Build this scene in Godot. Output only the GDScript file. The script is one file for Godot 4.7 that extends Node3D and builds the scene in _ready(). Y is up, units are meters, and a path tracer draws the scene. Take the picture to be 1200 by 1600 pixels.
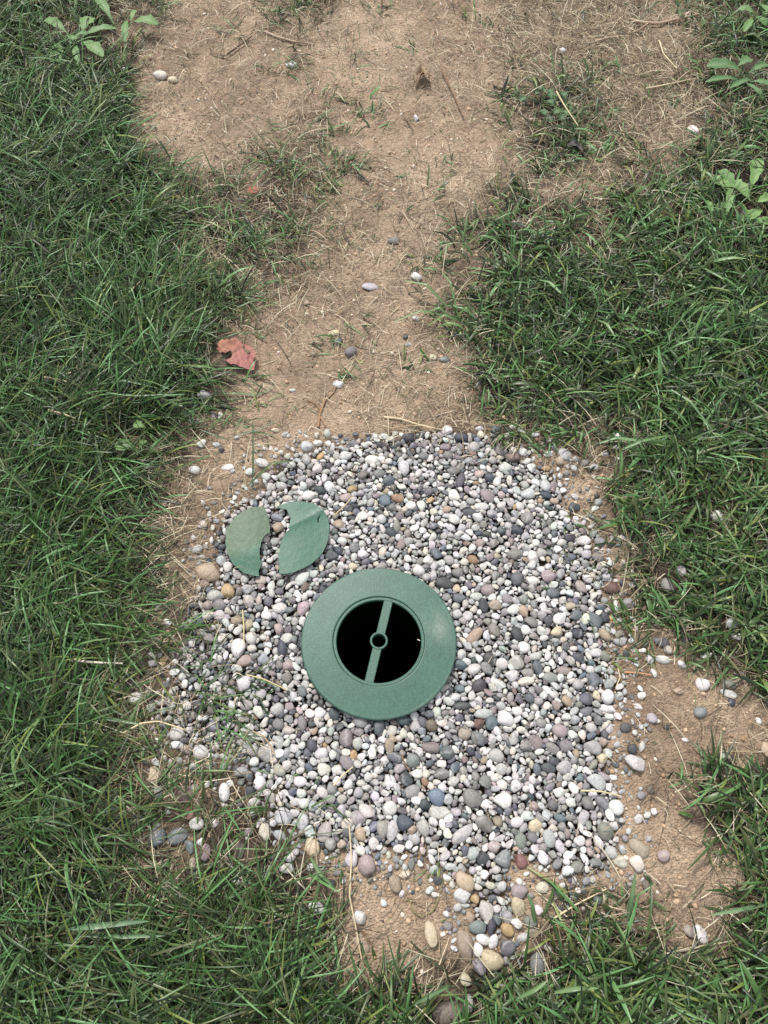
extends Node3D

# ---------------------------------------------------------------- camera numbers (the ground is laid out from them, in metres)
const EYE_H := 1.25
const TILT := 0.4363            # from straight down
const FOCAL := 1230.0           # of the 1200 x 1600 photograph
const RING_Y := 0.0098          # underside of the ring's flange

var rng := RandomNumberGenerator.new()
var noise_a := FastNoiseLite.new()
var noise_b := FastNoiseLite.new()
var used := {}
var M := {}
var ring_c := Vector2.ZERO

# green grass and dry straw per 50-pixel cell of the photograph, 0 none .. 9 thick
const GREEN := [
	"777642123431011122211367", "876520003321011122222367", "888720002210000044432366", "888830002221111366532245",
	"888831113432111256532367", "999973334432111333245788", "999986665421134554356888", "999985565311135665578888",
	"999986532210134677788888", "999998742110146788899999", "999999831110014789999999", "999999720010013689999999",
	"999998420001012678899999", "999986221000001444577888", "999863222000000011367888", "999852220000000000368888",
	"999741200000000000368889", "999741100000000000257889", "999752210000000000156789", "999744421000000000166789",
	"999754541000000000010248", "998544541000000000000027", "998643542000000000000003", "998643543100000000000023",
	"999633545100000000000388", "999633555310000000000289", "999743567520000000000049", "998766677632110002233117",
	"888877777730010145643127", "998888887740011146765348", "999999887751146888999999", "999999998887889999999999"]
const STRAW := [
	"444564333322223578886433", "344553233321233578888643", "333332222211343456788764", "333332223321232333567887",
	"333333334542222344566764", "222333445543234445544333", "222346534543344334443333", "222346556543343333333333",
	"323334566543343333333333", "333333465432344333333333", "333322343343344333333333", "333322331133344433333333",
	"333333521134455333333333", "333345421124554345543333", "433346432000000001654333", "333455331000000000343333",
	"334565310000000000244333", "334576300000000000144333", "334577410000000000145433", "334565310000000000044433",
	"335664210000000000033433", "345764210000000000021233", "335764321000000000021123", "334675432000000000021243",
	"334676432100000000022333", "333556553100000000011233", "334456544210000000121133", "444565544443220012221134",
	"444455444541121124433233", "445544455551132133333333", "444334444552343333333333", "333333444444543333333333"]

# ---------------------------------------------------------------- small helpers
func px(x: float, y: float, h := 0.0) -> Vector3:          # where the line of sight through a pixel of the photograph meets the level h
	var u := (x - 600.0) / FOCAL
	var v := (800.0 - y) / FOCAL
	var c := cos(TILT); var s := sin(TILT)
	var d := Vector3(u, -c + v * s, -s - v * c)
	return Vector3(0, EYE_H, 0) + d * ((h - EYE_H) / d.y)

func to_px(p: Vector3) -> Vector2:
	var q := p - Vector3(0, EYE_H, 0)
	var c := cos(TILT); var s := sin(TILT)
	var depth := -q.y * c - q.z * s
	return Vector2(600.0 + FOCAL * q.x / depth, 800.0 - FOCAL * (q.y * s - q.z * c) / depth)

func scale_at(x: float, y: float) -> float:                 # metres per pixel there
	var p := px(x, y) - Vector3(0, EYE_H, 0)
	return (-p.y * cos(TILT) - p.z * sin(TILT)) / FOCAL

func cell(map: Array, c: int, r: int) -> float:
	return float(int(map[clampi(r, 0, 31)][clampi(c, 0, 23)]))

func density(map: Array, p: Vector3) -> float:              # 0..1, smoothed, with a ragged edge
	var q := to_px(p)
	var n := Vector2(noise_a.get_noise_2d(p.x * 900.0, p.z * 900.0), noise_a.get_noise_2d(p.x * 900.0 + 500.0, p.z * 900.0))
	q += n * 44.0 + Vector2(noise_b.get_noise_2d(p.x * 3200.0, p.z * 3200.0), noise_b.get_noise_2d(p.x * 3200.0, p.z * 3200.0 + 700.0)) * 26.0
	var x := q.x / 50.0 - 0.5; var y := q.y / 50.0 - 0.5
	var c := int(floor(x)); var r := int(floor(y))
	var fx := x - c; var fy := y - r
	return lerpf(lerpf(cell(map, c, r), cell(map, c + 1, r), fx), lerpf(cell(map, c, r + 1), cell(map, c + 1, r + 1), fx), fy) / 9.0

func srgb(r: float, g: float, b: float) -> Color:           # a colour as it reads in a picture, as a linear value
	return Color(r / 255.0, g / 255.0, b / 255.0).srgb_to_linear()

func numbered(n: String) -> String:
	if not used.has(n):
		used[n] = 0
		return n
	used[n] += 1
	return "%s_%03d" % [n, used[n]]

func tag(o: Node, label: String, category := "", group := "", kind := "") -> Node:
	o.set_meta("label", label)
	if category: o.set_meta("category", category)
	if group: o.set_meta("group", group)
	if kind: o.set_meta("kind", kind)
	return o

class Bag:                                                   # collects triangles of one mesh
	var v := PackedVector3Array()
	var n := PackedVector3Array()
	var c := PackedColorArray()
	var i := PackedInt32Array()
	func mesh() -> ArrayMesh:
		var a := []
		a.resize(Mesh.ARRAY_MAX)
		a[Mesh.ARRAY_VERTEX] = v; a[Mesh.ARRAY_NORMAL] = n; a[Mesh.ARRAY_COLOR] = c; a[Mesh.ARRAY_INDEX] = i
		var m := ArrayMesh.new()
		m.add_surface_from_arrays(Mesh.PRIMITIVE_TRIANGLES, a)
		return m
	func smooth(from: int, first_index: int) -> void:        # normals from the faces added since
		for k in range(from, v.size()): n[k] = Vector3.ZERO
		for t in range(first_index, i.size(), 3):
			var f := (v[i[t + 2]] - v[i[t]]).cross(v[i[t + 1]] - v[i[t]])
			n[i[t]] += f; n[i[t + 1]] += f; n[i[t + 2]] += f
		for k in range(from, v.size()): n[k] = n[k].normalized()

func piece(called: String, bag: Bag, mat: Material, parent: Node = self, at := Vector3.ZERO) -> MeshInstance3D:
	var o := MeshInstance3D.new()
	o.name = numbered(called) if parent == self else called
	o.mesh = bag.mesh()
	o.material_override = mat
	parent.add_child(o, true)
	o.position = at
	return o

func base(called: String, at: Vector3) -> Node3D:
	var o := Node3D.new()
	o.name = numbered(called)
	add_child(o, true)
	o.position = at
	return o

# ---------------------------------------------------------------- the ground
var gravel_poly := PackedVector2Array()

func gravel_depth(p: Vector2) -> float:                      # metres inside the gravel's edge (negative outside)
	var best := 9.0
	for k in gravel_poly.size():
		var q := Geometry2D.get_closest_point_to_segment(p, gravel_poly[k], gravel_poly[(k + 1) % gravel_poly.size()])
		best = minf(best, p.distance_to(q))
	return best if Geometry2D.is_point_in_polygon(p, gravel_poly) else -best

var gd_grid := PackedFloat32Array()                          # gravel_depth on a grid of 2 cm
func gd(x: float, z: float) -> float:
	var fx := clampf((x + 1.6) / 0.02, 0.0, 159.0); var fz := clampf((z + 2.6) / 0.02, 0.0, 164.0)
	var i := int(fx); var j := int(fz)
	fx -= i; fz -= j
	return lerpf(lerpf(gd_grid[j * 162 + i], gd_grid[j * 162 + i + 1], fx), lerpf(gd_grid[(j + 1) * 162 + i], gd_grid[(j + 1) * 162 + i + 1], fx), fz)

func ground_y(x: float, z: float) -> float:
	var y := noise_a.get_noise_2d(x * 60.0, z * 60.0) * 0.018 + noise_b.get_noise_2d(x * 420.0, z * 420.0) * 0.009 + noise_a.get_noise_2d(x * 1900.0, z * 1900.0) * 0.0032 + noise_b.get_noise_2d(x * 5200.0, z * 5200.0) * 0.0016
	var g := smoothstep(-0.03, 0.03, gd(x, z))
	return lerpf(y, -0.011 + y * 0.2, g)

func build_ground() -> void:
	var bag := Bag.new()
	var xs := PackedFloat32Array(); var zs := PackedFloat32Array()
	for v in [-30.0, -12.0, -6.0, -3.5, -2.4, -1.9, -1.6]: xs.append(v)
	for k in range(0, 521): xs.append(-1.3 + k * 2.6 / 520.0)
	for v in [1.6, 1.9, 2.4, 3.5, 6.0, 12.0, 30.0]: xs.append(v)
	for v in [-40.0, -16.0, -9.0, -6.0, -4.5, -3.5, -2.9, -2.6]: zs.append(v)
	for k in range(0, 521): zs.append(-2.4 + k * 2.8 / 520.0)
	for v in [0.7, 1.0, 1.5, 2.5, 4.0, 8.0, 20.0]: zs.append(v)
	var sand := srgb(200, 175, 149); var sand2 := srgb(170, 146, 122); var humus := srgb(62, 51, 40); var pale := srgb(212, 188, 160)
	var w := xs.size()
	for j in zs.size():
		for i in w:
			var x := xs[i]; var z := zs[j]
			var p := Vector3(x, ground_y(x, z), z)
			bag.v.append(p); bag.n.append(Vector3.UP)
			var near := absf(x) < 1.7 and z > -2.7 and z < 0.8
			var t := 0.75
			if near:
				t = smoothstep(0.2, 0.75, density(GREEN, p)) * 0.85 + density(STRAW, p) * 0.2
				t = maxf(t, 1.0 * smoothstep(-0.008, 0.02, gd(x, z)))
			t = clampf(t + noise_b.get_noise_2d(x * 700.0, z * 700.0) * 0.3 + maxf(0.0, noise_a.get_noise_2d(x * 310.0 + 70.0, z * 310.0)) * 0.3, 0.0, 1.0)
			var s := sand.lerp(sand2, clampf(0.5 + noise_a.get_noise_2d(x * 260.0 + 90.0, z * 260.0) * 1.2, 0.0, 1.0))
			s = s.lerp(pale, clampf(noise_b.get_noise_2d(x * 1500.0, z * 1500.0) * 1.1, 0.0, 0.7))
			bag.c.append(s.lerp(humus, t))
	for j in zs.size() - 1:
		for i in w - 1:
			var m := Vector2((xs[i] + xs[i + 1]) * 0.5, (zs[j] + zs[j + 1]) * 0.5)
			if m.distance_to(ring_c) < 0.082: continue        # the pipe goes down here
			var a := j * w + i
			bag.i.append_array(PackedInt32Array([a, a + 1, a + w, a + 1, a + w + 1, a + w]))
	bag.smooth(0, 0)
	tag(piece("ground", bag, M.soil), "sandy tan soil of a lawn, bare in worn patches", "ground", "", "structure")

# ---------------------------------------------------------------- pebbles
var ico := []                                                # [vertices, indices] of spheres with 80, 320 and 20 faces

func build_ico() -> void:
	var t := (1.0 + sqrt(5.0)) / 2.0
	var v := PackedVector3Array()
	for s in [[-1, t, 0], [1, t, 0], [-1, -t, 0], [1, -t, 0], [0, -1, t], [0, 1, t], [0, -1, -t], [0, 1, -t], [t, 0, -1], [t, 0, 1], [-t, 0, -1], [-t, 0, 1]]:
		v.append(Vector3(s[0], s[1], s[2]).normalized())
	var f := PackedInt32Array()
	for k in range(0, 12):                                    # every three mutually near corners are a face
		for l in range(k + 1, 12):
			for m in range(l + 1, 12):
				if v[k].distance_to(v[l]) < 1.1 and v[l].distance_to(v[m]) < 1.1 and v[k].distance_to(v[m]) < 1.1:
					if (v[l] - v[k]).cross(v[m] - v[k]).dot(v[k]) < 0.0: f.append_array(PackedInt32Array([k, l, m]))
					else: f.append_array(PackedInt32Array([k, m, l]))
	ico.append([v, f])
	for level in 2:
		var nv: PackedVector3Array = ico[-1][0].duplicate()
		var nf := PackedInt32Array()
		var mids := {}
		var of: PackedInt32Array = ico[-1][1]
		for q in range(0, of.size(), 3):
			var e := []
			for k in 3:
				var a := of[q + k]; var b := of[q + (k + 1) % 3]
				var key := Vector2i(mini(a, b), maxi(a, b))
				if not mids.has(key):
					mids[key] = nv.size()
					nv.append(((nv[a] + nv[b]) * 0.5).normalized())
				e.append(mids[key])
			nf.append_array(PackedInt32Array([of[q], e[0], e[2], of[q + 1], e[1], e[0], of[q + 2], e[2], e[1], e[0], e[1], e[2]]))
		ico.append([nv, nf])

func add_pebble(bag: Bag, level: int, basis: Basis, at: Vector3, col: Color, rough: float, mottled: float) -> void:
	var sv: PackedVector3Array = ico[level][0]
	var sf: PackedInt32Array = ico[level][1]
	var first := bag.v.size(); var fi := bag.i.size()
	var cuts := []
	for k in (2 + int(rough * 6.0)):
		cuts.append([Vector3(rng.randfn(), rng.randfn() * 0.7, rng.randfn()).normalized(), rng.randf_range(0.74, 0.97) - rough * 0.2])
	var taper := rng.randf_range(-0.22, 0.22); var skew := rng.randf_range(-0.14, 0.14)
	var vein := Vector3(rng.randfn(), rng.randfn(), rng.randfn()).normalized()
	var vo := rng.randf_range(-0.5, 0.5); var veined := rng.randf() < 0.16
	var seed_x := rng.randf() * 1000.0
	for p0 in sv:
		var p: Vector3 = p0
		for c in cuts:
			var d: float = p.dot(c[0]) - c[1]
			if d > 0.0: p -= c[0] * d * 0.94
		p.z *= 1.0 + taper * p.x; p.y *= 1.0 + skew * p.x
		p.x += 1.2 * skew * p.z
		p *= 1.06 + rough * 0.1
		bag.v.append(at + basis * p)
		bag.n.append(p)
		var k := 1.0 + mottled * (noise_a.get_noise_3d(p0.x * 55.0 + seed_x, p0.y * 55.0, p0.z * 55.0) * 1.3)
		var cc := Color(col.r * k, col.g * k, col.b * k)
		if veined and absf(p0.dot(vein) - vo) < 0.12: cc = cc.lerp(Color(0.66, 0.65, 0.63) if col.g < 0.4 else Color(0.42, 0.41, 0.41), 0.4)
		bag.c.append(cc)
	for q in sf: bag.i.append(first + q)
	bag.smooth(first, fi)

const TONES := {
	"white": [228, 225, 221], "ivory": [220, 212, 198], "cream": [206, 190, 164], "pale grey": [188, 186, 184], "grey": [148, 146, 144],
	"slate": [114, 116, 121], "dark": [84, 86, 91], "blue grey": [116, 126, 136], "mauve": [156, 145, 144], "pink": [192, 174, 170],
	"tan": [176, 158, 138], "brown": [130, 116, 106], "ochre": [184, 158, 118], "red": [132, 98, 94], "green grey": [146, 148, 140], "orange": [170, 136, 114]}

# The pebbles that can be picked out in the photograph, by colour and shape: x y long short angle
const SEEN := [
	"white round: 480 700 17 15 0; 582 719 22 17 0; 515 761 18 15 80; 654 890 19 17 80; 710 774 20 17 80; 825 771 21 18 -20; 699 672 16 14 0; 642 789 16 14 0; 567 867 15 14 0; 857 690 10 10 0; 881 803 13 12 0; 740 772 14 12 0; 709 812 17 16 0; 731 962 16 15 0; 802 952 18 16 0; 931 1020 18 14 0; 819 1011 18 17 0; 784 1037 18 17 0; 799 1055 19 18 0; 949 1089 21 19 80; 391 997 19 18 0; 380 1067 25 23 0; 364 1070 15 14 0; 355 886 16 15 60",
	"white round: 212 1090 21 20 0; 234 1105 15 14 0; 293 1102 15 14 0; 276 1146 22 21 30; 314 1175 23 22 0; 442 1277 28 25 40; 414 1370 14 13 0; 506 1202 20 19 0; 655 1175 14 14 0; 561 1432 23 20 60; 777 1420 13 13 0; 1096 1070 20 20 0; 1002 1087 12 12 0; 786 1251 27 22 -15; 563 1330 15 14 0; 963 1262 23 21 60; 471 1239 15 14 0; 842 1422 16 13 70; 650 434 17 14 0; 369 1381 15 14 0; 1129 1182 10 9 0; 815 585 11 10 0; 540 712 17 15 0",
	"white oval: 409 725 22 13 15; 416 744 15 12 20; 391 740 14 11 0; 524 755 17 13 110; 482 774 19 15 -30; 496 732 17 14 110; 631 731 23 16 80; 658 790 18 13 80; 534 844 16 11 0; 539 836 16 8 5; 599 681 14 11 0; 749 670 13 9 0; 801 669 11 8 0; 812 674 12 9 20; 835 681 15 9 0; 765 705 15 13 0; 790 729 21 16 -30; 856 711 15 9 -30; 777 752 18 11 110; 837 754 14 12 30; 812 790 16 13 70; 752 792 20 13 10; 842 795 12 8 0",
	"white oval: 911 845 20 14 -10; 877 848 15 10 0; 833 870 22 17 60; 689 880 13 11 0; 832 906 20 16 -10; 745 932 20 13 0; 741 1045 22 15 -20; 729 1033 14 12 40; 779 1068 26 14 25; 949 1107 25 12 5; 835 1104 15 11 70; 701 1095 18 12 30; 808 1110 16 15 60; 325 961 19 14 0; 342 961 17 16 0; 472 903 27 17 -60; 437 950 21 16 0; 416 961 16 15 60; 373 1014 29 21 85; 448 997 18 15 -30; 353 974 14 11 80; 347 996 15 14 0; 338 1013 17 11 -20; 349 1059 17 16 70",
	"white oval: 276 1164 21 13 0; 386 1139 20 15 0; 408 1150 18 15 -20; 351 1238 27 16 80; 262 1268 12 9 -20; 306 1287 21 18 -20; 335 1285 18 11 -50; 473 1283 26 17 85; 396 1254 20 14 -20; 406 1224 20 18 60; 469 1221 20 15 10; 462 1253 17 12 -20; 243 1288 13 8 10; 449 1357 23 14 -8; 494 1418 23 17 5; 453 1340 17 14 0; 323 1405 9 7 0; 682 1112 16 13 -60; 502 1177 20 17 -20; 527 1203 19 14 0; 653 1209 17 13 0; 608 1264 24 20 -30",
	"white oval: 573 1267 26 18 35; 584 1318 18 15 70; 624 1326 18 11 0; 503 1239 20 15 60; 895 1148 16 15 40; 897 1231 17 14 40; 805 1229 19 16 -45; 776 1215 18 12 0; 785 1226 17 14 30; 905 1314 17 14 0; 875 1323 20 14 60; 936 1317 21 14 60; 887 1360 20 14 0; 848 1340 20 15 80; 807 1443 17 13 20; 755 1467 20 17 20; 771 1471 20 14 -60; 747 1484 18 15 80; 1013 1031 14 13 60; 1034 1032 23 12 5; 1064 1039 13 10 60; 1019 1053 13 9 80; 1136 1085 23 13 30; 996 1105 13 9 30",
	"white oval: 1069 1157 11 6 10; 1184 1127 11 9 80; 1149 996 16 10 10; 1102 1025 18 9 -15; 1117 810 20 17 50; 1052 855 16 10 20; 1140 976 17 16 0; 335 651 9 8 80; 339 698 11 8 10; 305 737 17 14 10; 357 733 19 11 -5; 371 687 8 7 0; 529 603 16 12 0; 457 611 10 6 0; 650 497 13 9 0; 865 612 12 9 0; 879 612 12 8 -15; 755 585 11 8 0; 964 683 12 10 60; 963 701 13 8 0; 944 711 11 9 0; 963 720 8 7 0; 455 97 17 10 -10; 191 103 10 8 80; 237 270 18 11 10",
	"white angular: 567 806 17 16 0; 722 1304 34 20 -35; 990 1193 29 24 30; 669 1109 21 20 0; 501 1113 20 16 -20; 404 1111 21 18 60; 663 1186 24 18 -60; 690 1193 16 13 0; 608 1219 24 17 70; 650 1252 15 14 0; 789 1124 26 22 60; 873 1238 23 14 0; 825 1276 20 15 15; 549 1340 26 20 70; 721 1399 27 21 0; 698 1371 14 10 30; 581 1177 21 12 90; 464 1210 16 14 60; 311 1315 13 12 30; 316 695 14 12 -60; 1093 1460 26 20 70; 1080 210 17 15 60; 878 80 12 11 0; 650 180 12 9 80; 857 1482 12 10 60; 830 732 15 14 50; 875 967 20 16 0",
	"ivory oval: 449 714 11 9 0; 449 779 15 11 0; 915 967 17 12 100; 822 1065 23 13 -10; 394 1013 14 12 0; 451 1141 19 14 0; 437 1204 20 15 20; 413 1299 26 18 80; 542 1287 18 16 -20; 847 1387 19 16 -20; 994 1349 23 22 30; 969 1346 23 16 20; 1041 1017 13 12 0; 613 1141 17 16 0; 345 652 12 9 80; 249 116 22 15 10",
	"cream oval: 673 1458 38 17 80; 726 1377 31 24 55; 552 885 14 12 0; 714 919 12 12 0; 777 869 11 11 0; 870 987 20 14 -15; 932 1087 18 12 80; 300 1350 17 10 80; 837 1290 22 19 -30; 431 676 12 7 0; 676 559 13 11 20; 270 121 17 10 0; 1197 1172 22 18 80; 940 1185 17 14 30; 488 1323 29 20 70; 522 521 17 11 -10; 811 1417 29 21 70",
	"cream angular: 242 1212 26 20 65; 770 1499 31 28 0; 727 1532 22 16 70; 891 947 18 11 0",
	"pale grey oval: 479 718 18 13 70; 440 759 16 13 0; 422 760 17 14 10; 740 699 18 17 0; 852 759 18 16 60; 797 784 16 12 80; 769 803 15 13 0; 846 864 16 15 0; 702 875 16 14 60; 917 867 16 15 0; 881 712 22 16 50; 756 1115 29 15 -5; 904 1069 17 15 0; 386 921 18 14 -20; 389 939 19 16 80; 402 941 17 12 0; 336 931 23 17 10; 411 1030 19 16 0; 385 1102 19 15 0; 434 1108 20 18 -60; 415 1177 27 25 0; 395 1172 18 16 0; 377 1207 20 15 -15; 436 1160 21 13 85",
	"pale grey oval: 437 1305 20 15 5; 508 1299 30 20 -70; 541 1287 19 17 -20; 613 1298 29 17 -80; 661 1294 25 19 60; 647 1310 18 16 10; 624 1200 17 15 0; 517 1319 18 17 -30; 776 1181 22 20 40; 783 1201 19 17 0; 925 1168 26 22 30; 881 1199 22 19 0; 857 1311 26 20 80; 738 1334 21 17 -20; 973 1327 14 13 0; 911 1278 26 16 -70; 321 622 21 18 0; 578 447 23 14 0; 637 538 13 6 -5; 927 733 15 10 0; 1018 1124 17 14 60; 971 1001 22 14 0; 1062 895 17 15 60; 732 1569 23 15 80; 784 1385 15 14 0",
	"pale grey angular: 760 1423 40 21 65; 559 1278 23 21 0; 931 1222 27 23 35; 430 845 18 15 0; 440 744 19 15 20; 687 1269 33 19 -3; 249 1236 16 15 50; 808 1035 26 20 5",
	"grey round: 621 745 14 13 0; 782 704 20 17 0; 937 847 16 15 0; 817 936 15 15 0; 824 809 21 18 0; 388 1300 13 12 0; 786 1342 25 24 0; 644 1188 20 20 0; 563 1127 20 18 0; 885 1165 20 19 0; 1070 999 13 12 0; 548 551 18 16 0; 1091 1114 20 18 0; 1001 1244 13 12 0",
	"grey oval: 662 713 15 12 0; 592 740 18 14 10; 620 822 19 11 80; 554 856 17 15 80; 700 711 15 13 0; 707 735 16 14 0; 715 894 17 16 0; 934 870 18 16 0; 830 972 21 15 35; 772 984 24 14 60; 761 1046 23 14 60; 824 1051 21 14 5; 860 1059 22 16 20; 342 945 20 18 -20; 438 968 17 11 60; 448 1059 17 15 70; 327 998 17 15 0; 435 1132 17 16 0; 472 1131 24 13 85; 690 1209 23 17 10; 517 1249 16 14 0; 518 1231 18 16 60; 758 1222 20 17 70; 863 1169 23 15 30; 919 1256 22 15 60; 904 1355 20 17 20; 931 1348 17 14 0; 828 1439 22 17 30",
	"grey oval: 793 1433 19 16 70; 839 1505 32 20 85; 1042 917 25 19 60; 982 943 20 16 0; 912 726 16 12 0; 694 563 15 9 0; 615 371 17 12 0; 644 1237 24 19 -20; 738 1247 30 25 55; 747 1155 27 19 60; 433 809 18 12 10",
	"slate oval: 774 671 15 14 -30; 891 870 17 12 0; 864 927 19 14 0; 809 904 21 20 0; 916 1092 20 18 0; 917 1111 20 15 -20; 828 1092 16 13 50; 419 940 17 13 85; 333 1134 20 18 0; 480 1176 14 13 0; 660 1128 18 14 50; 618 1184 23 16 5; 698 1176 20 19 0; 541 1301 14 13 0; 885 1311 31 25 15; 833 1308 17 15 0; 1032 1005 23 14 15; 572 877 15 11 -15; 592 1135 24 17 -70; 288 983 16 14 0",
	"slate angular: 927 1064 22 20 60; 900 961 21 18 0; 840 1045 21 14 70; 931 970 27 20 60; 717 934 20 15 10; 792 1481 27 22 10; 295 1322 21 13 70",
	"dark round: 638 684 19 15 10; 721 684 21 16 0; 765 747 15 14 0; 755 946 22 14 80; 749 1071 21 19 -40; 310 972 20 15 0; 302 947 18 13 25; 650 1134 17 16 0; 633 1286 24 23 0; 755 1341 19 19 0; 1039 1137 9 8 0; 1140 1099 12 12 0; 986 1171 14 14 0; 529 535 14 12 0; 634 526 8 7 0; 347 704 11 9 60; 766 1030 22 19 60; 684 1376 14 12 60",
	"dark oval: 594 694 16 11 10; 501 766 16 12 30; 611 832 19 15 60; 720 750 25 13 100; 734 800 22 14 10; 720 818 16 14 80; 808 828 18 15 10; 853 774 20 13 15; 897 794 17 16 0; 722 1103 25 13 -10; 695 911 27 18 10; 441 1012 24 15 70; 309 1102 22 20 60; 522 1116 20 15 75; 389 1237 20 16 -70; 487 1165 20 14 70; 857 1200 23 17 15; 768 1450 24 13 -80; 910 681 12 11 30; 976 1138 16 14 0; 1140 1187 14 12 50; 631 1125 22 15 5",
	"dark angular: 519 868 20 17 30; 808 991 22 21 0; 901 989 19 16 20; 635 1217 23 20 40; 904 1027 19 17 0; 890 839 17 15 0",
	"blue grey round: 607 752 18 18 0; 602 782 20 18 20; 753 722 19 12 10; 719 1039 18 14 20; 682 866 18 15 80; 768 1130 21 18 -40; 683 1245 27 24 20; 245 1306 29 24 70",
	"green grey oval: 805 866 23 17 10; 277 1306 30 22 -15; 747 1449 27 18 10; 758 1287 28 22 45; 814 1314 24 17 80; 945 1025 17 15 60; 946 1300 27 23 50; 1139 1070 18 14 10",
	"mauve oval: 567 743 16 14 0; 762 774 26 18 50; 696 698 16 15 0; 751 849 14 14 0; 762 922 20 18 0; 879 1065 32 18 25; 880 1048 22 13 10; 324 946 15 14 0; 320 1333 24 17 -70; 598 1296 27 17 80; 941 1254 23 17 60; 837 1159 24 20 60; 812 1393 25 19 -5; 573 1352 29 25 80; 749 1511 24 18 40; 541 1154 25 22 60; 541 1191 25 19 30; 673 1168 26 17 10",
	"pink oval: 749 741 14 12 0; 856 900 26 18 -15; 908 917 23 14 60; 540 777 18 15 0; 407 906 19 13 0; 436 983 17 15 70; 450 1040 19 16 0; 618 1231 22 19 -30; 726 1147 20 17 20; 875 1142 22 20 50; 772 1323 19 17 0; 290 1171 16 12 15; 1036 1337 18 16 0; 382 1033 23 16 -25; 1077 1455 18 14 60; 473 951 23 18 -60",
	"tan oval: 529 819 17 15 0; 434 825 18 16 0; 774 946 19 15 10; 818 954 19 15 70; 742 993 32 16 -40; 885 1096 19 14 60; 945 992 22 14 50; 388 978 19 15 -70; 370 968 18 15 0; 320 913 14 13 0; 874 722 14 12 100; 699 795 15 12 -20; 866 783 13 10 0; 609 1166 23 15 85; 564 1304 20 17 50; 999 1326 32 28 60; 564 1471 35 20 65; 832 1457 22 13 10; 736 1433 18 14 80; 1057 1081 14 11 0; 1005 950 12 10 0; 490 554 11 9 0; 534 1319 14 13 0; 479 474 10 8 0",
	"tan angular: 617 1379 26 18 80; 728 1477 52 24 85; 326 894 40 27 5",
	"brown oval: 700 1584 48 30 -8; 291 1243 25 23 60; 288 1005 15 13 0; 374 1328 28 16 80; 282 1404 20 17 0; 802 714 27 15 0; 1015 1234 13 12 0; 1010 1385 17 12 80; 674 1134 18 17 0",
	"ochre oval: 501 712 15 9 115; 551 764 15 11 -30; 853 732 14 9 -10; 355 924 24 20 80; 552 1180 15 13 60; 742 1405 14 13 0; 793 1453 20 17 60; 1161 1155 10 9 30",
	"red oval: 748 1131 16 15 0; 814 1346 21 18 80; 955 918 24 18 10",
	"orange oval: 622 779 19 14 20; 739 875 17 13 10; 844 783 9 9 0; 294 1272 16 15 0; 664 1221 13 10 80"]

var stones := []                                             # [x, z, half long, half short, angle, tone name, shape word, y, picked out?]
var hash_cells := {}
const CELL := 0.018

func reach(s: Array, d: Vector2) -> float:                   # how far a stone's outline lies from its centre along d
	var l := d.rotated(-s[4])
	return 1.0 / sqrt(pow(l.x / s[2], 2.0) + pow(l.y / s[3], 2.0))

func fits(s: Array, slack: float, cells: Dictionary) -> bool:
	var c := Vector2i(int(floor(s[0] / CELL)), int(floor(s[1] / CELL)))
	for j in range(-2, 3):
		for i in range(-2, 3):
			for o in cells.get(c + Vector2i(i, j), []):
				var d := Vector2(o[0] - s[0], o[1] - s[1])
				var l := d.length()
				if l < 0.0005: return false
				if l > s[2] + o[2]: continue
				d /= l
				if (reach(s, d) + reach(o, d)) * slack > l: return false
	return true

func keep(s: Array, cells: Dictionary) -> void:
	var c := Vector2i(int(floor(s[0] / CELL)), int(floor(s[1] / CELL)))
	if not cells.has(c): cells[c] = []
	cells[c].append(s)

func chance_tone() -> String:
	var r := rng.randf()
	for t in [["white", 0.34], ["pale grey", 0.27], ["grey", 0.13], ["slate", 0.07], ["dark", 0.035], ["mauve", 0.05], ["ivory", 0.06], ["tan", 0.014], ["pink", 0.008], ["blue grey", 0.012], ["ochre", 0.003], ["brown", 0.008]]:
		r -= t[1]
		if r < 0.0: return t[0]
	return "pale grey"

func tone_color(t: String, shade := 1.0) -> Color:
	var a: Array = TONES[t]
	var k := rng.randf_range(0.88, 1.05) * shade
	return srgb(clampf(a[0] * k + rng.randfn() * 3.0, 20, 240), clampf(a[1] * k + rng.randfn() * 2.0, 20, 240), clampf(a[2] * k + rng.randfn() * 3.0, 20, 240))

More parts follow.
